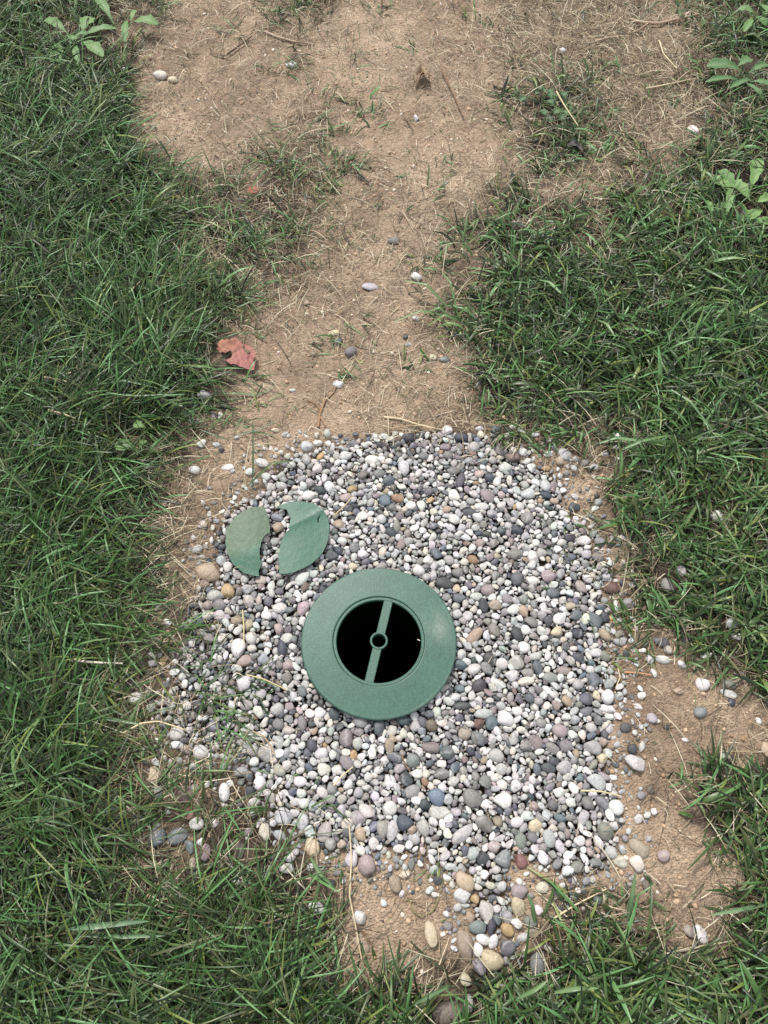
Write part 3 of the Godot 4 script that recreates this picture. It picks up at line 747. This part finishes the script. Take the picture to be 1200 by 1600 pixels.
func build_leaves() -> void:
	var pts := []
	for q in [[245, 375], [290, 330], [340, 285], [400, 300], [445, 310], [500, 330], [540, 300], [590, 270], [640, 300], [690, 350], [745, 375], [800, 345], [850, 400], [910, 470], [960, 520], [965, 640], [925, 700], [960, 760], [930, 855], [880, 868], [780, 843], [660, 800], [540, 762], [440, 702], [390, 645], [480, 625], [512, 600], [520, 545], [500, 490], [470, 500], [440, 512], [390, 535], [340, 520], [300, 525], [238, 480], [285, 445], [255, 400]]:
		pts.append([320.0 + q[0] / 12.0, 510.0 + q[1] / 12.0])
	var hole := []
	for q in [[700, 385], [745, 395], [775, 450], [850, 515], [875, 570], [815, 595], [765, 540], [740, 470]]: hole.append([320.0 + q[0] / 12.0, 510.0 + q[1] / 12.0])
	var at := px(370, 557, 0.0)
	at.y = ground_y(at.x, at.z) + 0.008
	leaf_sheet("maple_leaf", "torn salmon red dry leaf with a hole, on bare soil by the grass", pts, [hole], at, 0.010, srgb(176, 122, 98), srgb(172, 114, 108), Vector2(0.5, 0.86))
	at = px(397, 299, 0.0); at.y = ground_y(at.x, at.z) + 0.012
	leaf_sheet("dry_leaf", "small rust brown leaf scrap among straw, beyond the torn red leaf", [[387, 299], [391, 294], [399, 293], [405, 296], [404, 301], [397, 304], [390, 303]], [], at, 0.006, srgb(156, 92, 70), srgb(174, 104, 80), Vector2(1, 0))
	at = px(62, 4, 0.0); at.y = ground_y(at.x, at.z) + 0.015
	leaf_sheet("dry_leaf", "rust coloured leaf in grass beside the leafy weed at the far corner", [[48, 2], [52, -8], [66, -14], [74, -4], [72, 4], [62, 8], [55, 13], [49, 12]], [], at, 0.01, srgb(178, 112, 88), srgb(158, 96, 76), Vector2(1, 0))
	at = px(652, 126, 0.0); at.y = ground_y(at.x, at.z) + 0.004
	leaf_sheet("dry_leaf", "curled pale brown dry leaf on the far bare soil", [[646, 138], [648, 126], [652, 117], [659, 113], [668, 120], [672, 129], [668, 135], [660, 131], [652, 133]], [], at, 0.03, srgb(128, 104, 84), srgb(168, 142, 112), Vector2(0.6, -0.8))
	at = px(898, 231, 0.0); at.y = ground_y(at.x, at.z) + 0.006
	leaf_sheet("dry_leaf", "dark grey curled leaf scrap in the far right grass", [[884, 231], [890, 226], [900, 227], [908, 233], [910, 241], [904, 240], [896, 234]], [], at, 0.014, srgb(70, 68, 68), srgb(110, 106, 104), Vector2(1, 0))

func add_leaf(bag: Bag, p0: Vector3, az: float, length: float, width: float, lift: float, droop: float, col: Color, wave: float) -> void:
	var first := bag.v.size(); var fi := bag.i.size()
	var p := Vector3.ZERO
	var e := lift
	var rows := 10
	var ph := rng.randf() * TAU
	for k in rows + 1:
		var t := float(k) / rows
		var dir := Vector3(cos(az) * cos(e), sin(e), sin(az) * cos(e))
		var side := Vector3(-sin(az), 0, cos(az))
		var up := side.cross(dir)
		if up.y < 0.0: up = -up
		var w := width * 0.5 * (0.12 if t < 0.12 else lerpf(0.12, 1.0, pow(sin(PI * pow((t - 0.12) / 0.9, 1.3)), 0.75)) * (1.0 + wave * 0.25 * sin(t * 22.0 + ph)))
		for q in 5:
			var u := (q - 2) / 2.0
			var lift_edge := 0.28 * absf(u) * w + wave * 0.2 * w * u * u * sin(t * 13.0 + ph + u)
			bag.v.append(p0 + p + side * w * u + up * lift_edge)
			bag.n.append(up)
			var c := col.lerp(srgb(130, 150, 108), 0.5) if q == 2 else col
			bag.c.append(c)
		if k < rows:
			for q in 4:
				var b := first + k * 5 + q
				bag.i.append_array(PackedInt32Array([b, b + 1, b + 5, b + 1, b + 6, b + 5]))
		p += dir * length / rows
		e -= droop / rows
	bag.smooth(first, fi)

func weed(called: String, label: String, category: String, leaves: Array, cx: float, cy: float, lo: Color, hi: Color, tall: float) -> void:
	var at := px(cx, cy, 0.0)
	at.y = ground_y(at.x, at.z)
	var o := base(called, at)
	tag(o, label, category)
	for l in leaves:
		var bag := Bag.new()
		var a := px(l[0], l[1], 0.022 * tall); var b := px(l[2], l[3], 0.03 * tall)
		var d := b - a
		var tint := lo.lerp(hi, rng.randf())
		add_leaf(bag, a - at, atan2(d.z, d.x), Vector2(d.x, d.z).length() * 1.15, l[4] * 1.35 * scale_at(l[0], l[1]), 0.5, 0.9, Color(tint.r * 0.72, tint.g * 0.78, tint.b * 0.6), 0.6)
		var stem := PackedVector3Array([Vector3.ZERO, (a - at) * 0.5 + Vector3(0, 0.006, 0), a - at])
		add_tube(bag, stem, 0.0011, 0.0008, 5, srgb(110, 130, 84))
		piece("leaf", bag, M.leaf, o)

func build_weeds() -> void:
	weed("leafy_weed", "leafy pale green weed in far left corner grass", "weed", [[107, 54, 74, 32, 13], [100, 57, 82, 48, 6], [110, 72, 116, 54, 10], [104, 78, 84, 70, 9], [96, 98, 90, 76, 11], [128, 52, 142, 28, 16], [124, 62, 176, 46, 10], [128, 66, 158, 86, 14], [178, 38, 154, 0, 11], [200, 32, 196, 62, 8], [206, 36, 242, 36, 14], [204, 36, 211, 15, 6], [112, 60, 138, 50, 6], [120, 70, 122, 100, 8]], 118, 60, srgb(104, 146, 92), srgb(136, 172, 112), 1.0)
	weed("leafy_weed", "bright green weed with rounded leaves at the right edge in thick grass", "weed", [[1148, 306, 1114, 280, 14], [1146, 302, 1128, 268, 15], [1172, 314, 1146, 286, 17], [1171, 300, 1182, 254, 15], [1132, 346, 1140, 300, 9], [1152, 326, 1120, 322, 9], [1192, 330, 1164, 342, 13], [1166, 346, 1204, 348, 11], [1113, 346, 1106, 314, 7], [1180, 318, 1206, 306, 12]], 1158, 316, srgb(112, 156, 92), srgb(150, 186, 120), 1.0)
	weed("leafy_weed", "dusty green broad leaved weed behind the pale dry straw at right", "weed", [[1160, 112, 1110, 104, 18], [1152, 104, 1172, 90, 13], [1176, 126, 1144, 136, 7], [1158, 128, 1108, 128, 8], [1170, 114, 1198, 100, 10], [1172, 128, 1204, 132, 9], [1160, 130, 1190, 152, 7]], 1164, 118, srgb(86, 128, 82), srgb(110, 150, 98), 1.0)
	weed("leafy_weed", "green weed at the far right corner of the grass", "weed", [[1180, 22, 1158, 12, 11], [1186, 6, 1196, 22, 9], [1178, 26, 1196, 36, 10], [1176, 30, 1164, 46, 8]], 1180, 22, srgb(96, 140, 84), srgb(128, 166, 104), 1.0)
	weed("small_weed", "two leaved pale green seedling in left grass before the lone stones", "weed", [[216, 702, 181, 692, 15], [218, 700, 224, 684, 8], [228, 668, 208, 658, 10]], 218, 694, srgb(124, 160, 98), srgb(140, 174, 110), 1.6)
	var clover := []
	for k in 16:
		var cx := rng.randf_range(812, 880); var cy := rng.randf_range(140, 186); var a := rng.randf() * TAU
		clover.append([cx, cy, cx + cos(a) * 10.0, cy + sin(a) * 8.0, 9])
	weed("clover", "dark green clover patch with small round leaves in the far right grass", "clover", clover, 846, 164, srgb(56, 92, 60), srgb(82, 122, 80), 0.8)

func add_tube(bag: Bag, pts: PackedVector3Array, r0: float, r1: float, sides: int, col: Color) -> void:
	var first := bag.v.size()
	for k in pts.size():
		var dir := (pts[mini(k + 1, pts.size() - 1)] - pts[maxi(k - 1, 0)]).normalized()
		var x := dir.cross(Vector3.UP)
		if x.length() < 0.1: x = Vector3.RIGHT
		x = x.normalized()
		var y := x.cross(dir)
		var r := lerpf(r0, r1, float(k) / (pts.size() - 1))
		for s in sides:
			var a := TAU * s / sides
			var n := x * cos(a) + y * sin(a)
			bag.v.append(pts[k] + n * r); bag.n.append(n); bag.c.append(col)
	for k in pts.size() - 1:
		for s in sides:
			var a := first + k * sides + s; var b := first + k * sides + (s + 1) % sides
			bag.i.append_array(PackedInt32Array([a, b, a + sides, b, b + sides, a + sides]))

func curve_px(line: Array, lift: float, origin: Vector3) -> PackedVector3Array:
	var c := Curve3D.new()
	for k in line.size():
		var p := px(line[k][0], line[k][1], lift)
		var g := maxf(ground_y(p.x, p.z), 0.007 if gd(p.x, p.z) > 0.0 else -1.0)
		p.y = g + lift * (1.0 if line[k].size() < 3 else line[k][2])
		var t := Vector3.ZERO
		if k > 0 and k < line.size() - 1: t = (px(line[k + 1][0], line[k + 1][1], lift) - px(line[k - 1][0], line[k - 1][1], lift)) * 0.2
		c.add_point(p - origin, -t, t)
	var out := PackedVector3Array()
	var n := maxi(6, int(c.get_baked_length() / 0.006))
	for k in n + 1: out.append(c.sample_baked(c.get_baked_length() * k / n))
	return out

func stalk(called: String, label: String, category: String, line: Array, r0: float, r1: float, lift: float, col: Color, forks := []) -> void:
	var at := px(line[0][0], line[0][1], 0.0)
	at.y = ground_y(at.x, at.z)
	var bag := Bag.new()
	add_tube(bag, curve_px(line, lift, at), r0, r1, 6, col)
	for f in forks: add_tube(bag, curve_px(f, lift, at), r0 * 0.7, r1 * 0.6, 5, col)
	tag(piece(called, bag, M.straw, self, at), label, category)

func broad_blade(label: String, line: Array, width: float, lift: float, col: Color, tip: Color) -> void:
	var at := px(line[0][0], line[0][1], 0.0)
	at.y = ground_y(at.x, at.z)
	var pts := curve_px(line, lift, at)
	var bag := Bag.new()
	col = Color(col.r * 0.38, col.g * 0.42, col.b * 0.34)
	tip = Color(tip.r * 0.44, tip.g * 0.46, tip.b * 0.4)
	width *= 0.75
	for k in pts.size():
		var t := float(k) / (pts.size() - 1)
		var dir := (pts[mini(k + 1, pts.size() - 1)] - pts[maxi(k - 1, 0)]).normalized()
		var side := dir.cross(Vector3.UP).normalized()
		var w := width * 0.5 * minf(0.45 + t * 1.6, 1.0) * sqrt(maxf(0.0, 1.0 - pow(t, 2.2))) + 0.0002
		var c := col.lerp(tip, t * t)
		bag.v.append(pts[k] - side * w); bag.v.append(pts[k] - Vector3(0, w * 0.4, 0)); bag.v.append(pts[k] + side * w)
		for q in 3: bag.n.append(Vector3.UP)
		bag.c.append(c); bag.c.append(c.lerp(srgb(160, 180, 140), 0.25)); bag.c.append(c)
	for k in pts.size() - 1:
		var b := k * 3
		bag.i.append_array(PackedInt32Array([b, b + 3, b + 1, b + 1, b + 3, b + 4, b + 1, b + 4, b + 2, b + 2, b + 4, b + 5]))
	bag.smooth(0, 0)
	tag(piece("grass_blade", bag, M.grass, self, at), label, "grass blade", "broad single grass blades")

func build_stalks() -> void:
	var pale := srgb(206, 188, 154); var tan := srgb(172, 148, 112); var brown := srgb(126, 98, 72); var dark := srgb(76, 62, 50)
	stalk("straw", "forked dry brown stem on soil just above the gravel bed", "stem", [[498, 672], [500, 652], [508, 630], [521, 618], [526, 604]], 0.0022, 0.001, 0.003, srgb(150, 118, 88), [[[502, 645], [494, 634], [478, 626]], [[500, 655], [508, 668], [512, 672]]])
	stalk("straw", "pale thick straw along the far edge of the gravel", "straw", [[600, 655], [626, 657], [650, 664], [692, 675]], 0.0024, 0.0012, 0.004, pale)
	stalk("straw", "thin straw beside the thick one along the far gravel edge", "straw", [[604, 672], [640, 668], [700, 666]], 0.0014, 0.0008, 0.004, tan)
	stalk("straw", "long thin upright straw beside the bare patch below the gravel", "straw", [[546, 1290], [549, 1340], [546, 1400], [556, 1450], [565, 1500]], 0.0012, 0.0008, 0.012, pale)
	stalk("twig", "thick dry brown stalk at near edge of the lower bare patch", "stalk", [[622, 1521], [640, 1534], [663, 1557]], 0.0034, 0.0016, 0.004, srgb(164, 136, 108))
	stalk("twig", "thin dark twig crossing soil beside the round white pebble", "twig", [[555, 1440], [568, 1458], [582, 1478]], 0.0014, 0.0009, 0.003, brown)
	stalk("straw", "long pale straw slanting across soil below the gravel", "straw", [[864, 1436], [900, 1414], [948, 1389]], 0.0016, 0.0009, 0.006, pale)
	stalk("runner", "yellow green grass runner looping over the lower bare patch", "runner", [[640, 1404], [644, 1422], [656, 1433], [676, 1424], [686, 1402], [692, 1374]], 0.001, 0.0007, 0.004, srgb(128, 122, 80))
	stalk("straw", "arched pale dry blade in grass left of the gravel", "straw", [[192, 1145], [220, 1130], [246, 1126], [272, 1134], [292, 1142]], 0.0018, 0.0008, 0.02, pale)
	stalk("straw", "straight white straw in the left grass level with the ring", "straw", [[109, 1031], [150, 1035], [191, 1036]], 0.0026, 0.0012, 0.03, srgb(214, 204, 184))
	stalk("twig", "grey brown stick across the far straw at right", "stick", [[984, 30], [1004, 36], [1030, 39], [1062, 32], [1090, 25]], 0.0042, 0.0022, 0.008, srgb(164, 140, 118), [[[1012, 37], [1000, 46], [990, 50]]])
	stalk("twig", "short pale stick just nearer than the grey brown stick", "stick", [[928, 69], [950, 61], [974, 55]], 0.0028, 0.0018, 0.006, srgb(186, 164, 140))
	stalk("straw", "tall curved straw arching over far right clover", "straw", [[869, 145], [882, 168], [903, 196]], 0.002, 0.001, 0.02, pale)
	stalk("straw", "curved straw between the far stick and dusty weed", "straw", [[1030, 64], [1036, 86], [1056, 112]], 0.002, 0.001, 0.012, pale)
	stalk("straw", "long straw running to the right towards the white and black stone", "straw", [[1008, 142], [1040, 136], [1086, 124]], 0.0018, 0.001, 0.01, pale)
	stalk("straw", "pale yellow straw in grass before the far left weed", "straw", [[47, 126], [70, 112], [97, 96]], 0.0032, 0.0018, 0.022, srgb(198, 186, 136))
	stalk("twig", "pale stick on the far bare soil near a small grass tuft", "stick", [[414, 47], [432, 56], [460, 63], [490, 65]], 0.003, 0.0018, 0.004, srgb(176, 156, 136))
	stalk("twig", "dark slanting twig on far soil beside the small grass tuft", "twig", [[355, 84], [376, 70], [394, 55]], 0.002, 0.0012, 0.006, dark)
	stalk("twig", "thin dark twig leaning on far soil right of middle", "twig", [[690, 104], [706, 136], [724, 178]], 0.0022, 0.0014, 0.01, brown)
	stalk("straw", "thick pale straw lying in the left grass level with the red leaf", "straw", [[70, 592], [96, 597], [122, 603]], 0.0026, 0.0012, 0.034, srgb(200, 180, 150))
	stalk("straw", "forked white straw in left grass beside the thick pale straw", "straw", [[106, 588], [120, 580], [138, 574]], 0.0018, 0.001, 0.036, pale, [[[120, 580], [124, 564], [116, 556]]])
	stalk("straw", "pale straw slanting through left grass farther off than the red leaf", "straw", [[172, 486], [196, 468], [222, 442]], 0.0022, 0.001, 0.032, pale)
	stalk("straw", "pale straw in left grass before the two leaved seedling", "straw", [[78, 644], [100, 650], [120, 657]], 0.0024, 0.0012, 0.034, pale)
	stalk("straw", "short pale straw on gravel below the ring", "straw", [[522, 1228], [534, 1214], [552, 1199]], 0.0013, 0.0008, 0.006, pale)
	stalk("straw", "bent brown stem on gravel right below the ring", "stem", [[627, 1180], [632, 1194], [642, 1208]], 0.0014, 0.0009, 0.007, brown)
	stalk("straw", "slanting pale straw on gravel right of the creased lid half", "straw", [[522, 808], [538, 794], [553, 776]], 0.0012, 0.0008, 0.008, srgb(188, 172, 130))
	stalk("straw", "pale straw sticking from the right edge of gravel onto soil", "straw", [[906, 1236], [936, 1237], [968, 1243]], 0.0015, 0.0008, 0.006, srgb(206, 190, 150))
	stalk("straw", "thin straw lying upright on gravel left of the ring", "straw", [[380, 955], [382, 980], [382, 1010]], 0.0012, 0.0008, 0.007, srgb(200, 190, 140))
	stalk("straw", "long thin straw across gravel at the ring's lower left", "straw", [[386, 1056], [412, 1062], [450, 1080]], 0.0012, 0.0008, 0.008, srgb(196, 180, 138))
	stalk("straw", "tan stem hanging from gravel edge under the yellow blade", "straw", [[976, 1050], [998, 1052], [1016, 1056]], 0.0014, 0.001, 0.005, srgb(190, 140, 100))
	stalk("straw", "fine straw over soil at the right corner of the gravel", "straw", [[966, 1040], [970, 1058], [964, 1072]], 0.001, 0.0007, 0.006, pale)
	stalk("straw", "straw stretching over the ring's lower left gravel towards the grass", "straw", [[395, 1144], [412, 1150], [424, 1166], [430, 1180]], 0.0011, 0.0008, 0.008, tan)
	stalk("straw", "white scrap of straw caught on the ring's inner lip", "straw", [[652, 1001], [656, 1003]], 0.0008, 0.0006, 0.022, srgb(220, 216, 200))
	# single broad blades that stand out from the lawn
	var g := srgb(92, 132, 84); var l := srgb(140, 172, 104); var d := srgb(70, 108, 72)
	broad_blade("long broad bluish blade lying flat in near left grass, upper of two", [[104, 1452, 1.0], [150, 1447, 1.1], [200, 1442, 1.0], [228, 1440, 0.9]], 0.0105, 0.05, srgb(104, 146, 112), srgb(112, 152, 118))
	broad_blade("long narrow bluish blade just under the broad one in near left grass", [[120, 1462, 0.9], [190, 1464, 1.0], [252, 1462, 0.9], [276, 1452, 0.7]], 0.007, 0.045, srgb(92, 134, 98), g)
	broad_blade("wide blade pointing left across soil right of the gravel's far corner", [[938, 690, 0.6], [962, 686, 1.0], [1000, 692, 1.0], [1044, 696, 0.6]], 0.0085, 0.03, srgb(124, 164, 112), l)
	broad_blade("second wide blade crossing under the one by the gravel's far corner", [[972, 702, 0.8], [1000, 692, 1.0], [1040, 682, 0.8]], 0.009, 0.034, srgb(104, 148, 98), l)
	broad_blade("wide pale upright blade below the lower right gravel", [[988, 1440, 0.3], [988, 1400, 1.0], [990, 1362, 1.2]], 0.0095, 0.035, srgb(112, 148, 100), srgb(124, 158, 108))
	broad_blade("wide short blade leaning among lone pebbles below the gravel", [[840, 1444, 0.3], [832, 1416, 1.0], [824, 1396, 1.1]], 0.0085, 0.026, srgb(92, 138, 80), srgb(104, 146, 88))
	broad_blade("wide blade reaching left over the right hand soil patch", [[1200, 1414, 0.6], [1160, 1420, 1.0], [1110, 1430, 0.8]], 0.008, 0.03, srgb(104, 146, 100), srgb(128, 164, 116))
	broad_blade("bent flat blade on soil under the torn red leaf", [[338, 618, 0.6], [372, 618, 1.0], [402, 619, 0.8], [418, 610, 0.6], [430, 602, 0.4]], 0.006, 0.008, srgb(118, 150, 98), srgb(120, 146, 96))
	broad_blade("thin dark blade stretching over soil towards the lone straw stem", [[356, 686, 0.6], [372, 684, 1.0], [402, 676, 1.0], [436, 663, 1.2]], 0.0034, 0.014, d, d)
	broad_blade("thin dark blade curving left from the same soil tuft", [[356, 688, 0.6], [338, 684, 1.0], [312, 674, 1.2]], 0.003, 0.014, d, d)
	broad_blade("upright thin blade at the gravel's far left corner", [[392, 756, 0.3], [397, 724, 1.2], [400, 672, 2.0]], 0.004, 0.03, d, srgb(60, 92, 56))
	broad_blade("wide blade leaning onto gravel at its far left corner", [[386, 756, 0.3], [404, 742, 1.0], [426, 728, 1.2], [458, 722, 0.8]], 0.006, 0.02, srgb(66, 104, 62), g)
	for k in [[700, 470, 632, 434, 0.008, "pale flat blade of the tuft, pointing left at the lone white pebble"], [706, 486, 612, 500, 0.006, "yellow green blade of the soil tuft reaching farthest left"], [712, 492, 660, 486, 0.007, "short light blade of the soil tuft over the bare track"], [716, 480, 690, 420, 0.006, "upright light blade of the soil tuft beside the bare track"], [714, 486, 740, 492, 0.0085, "wide light blade of the soil tuft leaning to the right"], [722, 494, 668, 504, 0.007, "low broad blade on the near side of the soil tuft"]]:
		broad_blade(k[5], [[k[0], k[1], 0.4], [lerpf(k[0], k[2], 0.5), lerpf(k[1], k[3], 0.5) - 4.0, 1.3], [k[2], k[3], 0.7]], k[4], 0.03, srgb(116, 156, 92), srgb(150, 176, 112))
	broad_blade("slanting pale blade in right grass above the middle", [[845, 432, 0.8], [858, 440, 1.0], [876, 462, 1.1]], 0.008, 0.05, srgb(124, 160, 104), l)
	broad_blade("long diagonal blade in right grass level with the red leaf", [[1048, 610, 0.9], [1076, 634, 1.1], [1112, 676, 0.9]], 0.0065, 0.05, srgb(104, 144, 96), g)
	broad_blade("pale broad blade standing in right grass above the leaf level", [[936, 494, 0.7], [946, 508, 1.0], [958, 528, 1.1]], 0.008, 0.05, srgb(132, 160, 110), l)
	broad_blade("light blade at right edge standing in thick grass", [[1098, 410, 0.7], [1110, 430, 1.0], [1128, 444, 1.1]], 0.007, 0.05, srgb(120, 156, 104), l)
	broad_blade("long flat blade in left grass level with lone stones", [[150, 598, 0.8], [196, 598, 1.0], [246, 606, 0.9]], 0.0065, 0.05, srgb(88, 132, 88), srgb(98, 142, 96))
	broad_blade("long blade in left grass pointing at the lone stones", [[166, 614, 0.9], [216, 622, 1.0], [272, 616, 0.9]], 0.0055, 0.05, srgb(84, 128, 84), g)
	broad_blade("pale bent blade in left grass just left of the ring", [[140, 1122, 0.7], [168, 1122, 1.0], [216, 1130, 0.8]], 0.008, 0.026, srgb(100, 140, 96), g)
	broad_blade("broad light blade upright in grass left of the ring", [[166, 1110, 0.4], [160, 1084, 1.0], [153, 1056, 1.2]], 0.0065, 0.03, srgb(92, 136, 88), g)
	broad_blade("wide blade below gravel, lying toward the near left", [[700, 1545, 0.8], [672, 1556, 1.0], [640, 1576, 0.8]], 0.007, 0.04, srgb(92, 136, 84), g)
	broad_blade("broad light blade in near right grass below the loose pebbles", [[870, 1552, 0.8], [900, 1544, 1.0], [936, 1544, 0.9]], 0.0085, 0.045, srgb(128, 164, 104), l)
	broad_blade("broad blade slanting up in near right grass", [[810, 1562, 0.8], [834, 1548, 1.0], [856, 1532, 1.0]], 0.0075, 0.045, srgb(104, 148, 84), l)
	broad_blade("slim bright blade pointing down to the gravel's lower left edge", [[484, 1340, 0.4], [500, 1366, 1.0], [524, 1388, 0.9]], 0.0075, 0.03, srgb(112, 150, 96), g)
	broad_blade("long pale blade rising in far left lawn", [[40, 1284, 0.9], [66, 1280, 1.0], [110, 1290, 0.9]], 0.0065, 0.05, srgb(110, 146, 100), g)

# ---------------------------------------------------------------- materials
func grain(freq: float, lo: float, size := 512, octaves := 4, bump := false) -> NoiseTexture2D:
	var n := FastNoiseLite.new()
	n.seed = int(freq * 1000.0) + 7
	n.noise_type = FastNoiseLite.TYPE_SIMPLEX_SMOOTH
	n.frequency = freq
	n.fractal_octaves = octaves
	var t := NoiseTexture2D.new()
	t.width = size; t.height = size
	t.seamless = true
	t.noise = n
	if bump:
		t.as_normal_map = true
		t.bump_strength = 6.0
	else:
		var g := Gradient.new()
		g.set_color(0, Color(lo, lo, lo)); g.set_color(1, Color(1, 1, 1))
		t.color_ramp = g
	return t

func material(tex: Texture2D, scale: float, rough: float, bump: Texture2D = null, bump_scale := 1.0, back := 0.0) -> StandardMaterial3D:
	var m := StandardMaterial3D.new()
	m.vertex_color_use_as_albedo = true
	m.roughness = rough
	m.uv1_triplanar = true
	m.uv1_world_triplanar = true
	m.uv1_scale = Vector3.ONE * scale
	if tex: m.albedo_texture = tex
	if bump:
		m.normal_enabled = true
		m.normal_texture = bump
		m.normal_scale = bump_scale
	if back > 0.0:
		m.backlight_enabled = true
		m.backlight = Color(0.6 * back, back, 0.45 * back)
	m.cull_mode = BaseMaterial3D.CULL_DISABLED
	return m

func make_materials() -> void:
	M.soil = material(grain(0.045, 0.66, 1024, 6), 2.3, 0.95, grain(0.09, 0.0, 1024, 4, true), 1.6)
	M.crumb = material(null, 1.0, 0.95)
	M.stone = material(grain(0.03, 0.72, 512, 5), 14.0, 0.62, grain(0.04, 0.0, 512, 4, true), 0.35)
	M.plastic = material(grain(0.03, 0.78, 1024, 7), 5.0, 0.5, grain(0.12, 0.0, 512, 2, true), 0.08)
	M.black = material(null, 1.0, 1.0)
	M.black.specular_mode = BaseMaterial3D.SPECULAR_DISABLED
	M.grass = material(null, 1.0, 0.42, null, 1.0, 0.3)
	M.dry_leaf = material(grain(0.04, 0.75, 256, 4), 22.0, 0.7)
	M.leaf = material(grain(0.04, 0.75, 256, 4), 22.0, 0.6, null, 1.0, 0.3)
	M.straw = material(null, 1.0, 0.75)

func _ready() -> void:
	var cam := Camera3D.new()
	cam.name = "camera"
	cam.fov = rad_to_deg(2.0 * atan(800.0 / FOCAL))
	cam.near = 0.05
	cam.far = 200.0
	cam.position = Vector3(0, EYE_H, 0)
	cam.rotation = Vector3(-PI / 2.0 + TILT, 0, 0)
	cam.current = true
	add_child(cam)

	var env := Environment.new()
	var sky_mat := ProceduralSkyMaterial.new()                  # bright overcast
	sky_mat.sky_top_color = Color(0.865, 0.885, 0.915)
	sky_mat.sky_horizon_color = Color(0.82, 0.835, 0.855)
	sky_mat.ground_bottom_color = Color(0.2, 0.2, 0.18)
	sky_mat.ground_horizon_color = Color(0.5, 0.5, 0.48)
	sky_mat.sky_energy_multiplier = 0.66
	var sky := Sky.new()
	sky.sky_material = sky_mat
	env.background_mode = Environment.BG_SKY
	env.sky = sky
	env.tonemap_mode = Environment.TONE_MAPPER_LINEAR
	env.tonemap_exposure = 2.8
	env.sdfgi_enabled = true
	env.ssao_enabled = true
	env.ssil_enabled = true
	var we := WorldEnvironment.new()
	we.name = "sky"
	we.environment = env
	add_child(we)

	var sun := DirectionalLight3D.new()
	sun.name = "sun"
	sun.light_energy = 0.5
	sun.light_angular_distance = 10.0
	sun.light_color = Color(1.0, 0.98, 0.955)
	sun.shadow_enabled = true
	sun.rotation = Vector3(deg_to_rad(-56.0), deg_to_rad(205.0), 0)   # from the far side, a little to the left
	add_child(sun)

	rng.seed = 20240917
	noise_a.seed = 11; noise_a.frequency = 0.01; noise_a.fractal_octaves = 3
	noise_b.seed = 57; noise_b.frequency = 0.01; noise_b.fractal_octaves = 4
	var rc := px(592, 1001, RING_Y + 0.007)
	ring_c = Vector2(rc.x, rc.z)
	for q in [[416, 744], [452, 716], [494, 699], [558, 686], [640, 674], [700, 668], [760, 676], [792, 690], [832, 712], [872, 750], [900, 800], [926, 855], [946, 900], [952, 960], [956, 1010], [958, 1060], [958, 1110], [950, 1160], [956, 1220], [962, 1270], [966, 1320], [936, 1362], [890, 1366], [850, 1326], [812, 1338], [790, 1390], [788, 1430], [760, 1452], [738, 1410], [712, 1356], [640, 1336], [560, 1346], [500, 1318], [440, 1288], [404, 1240], [378, 1180], [290, 1176], [256, 1150], [250, 1090], [284, 1000], [294, 944], [340, 910], [330, 850], [350, 800], [384, 780]]:
		var p := px(q[0], q[1])
		gravel_poly.append(Vector2(p.x, p.z))
	gd_grid.resize(162 * 166)
	for j in 166:
		for i in 162: gd_grid[j * 162 + i] = gravel_depth(Vector2(-1.6 + i * 0.02, -2.6 + j * 0.02)) + 0.03 * noise_a.get_noise_2d(i * 34.0, j * 34.0)

	make_materials()
	build_ico()
	build_ground()
	build_ring()
	build_lids()
	build_stones()
	build_grass()
	build_leaves()
	build_weeds()
	build_stalks()
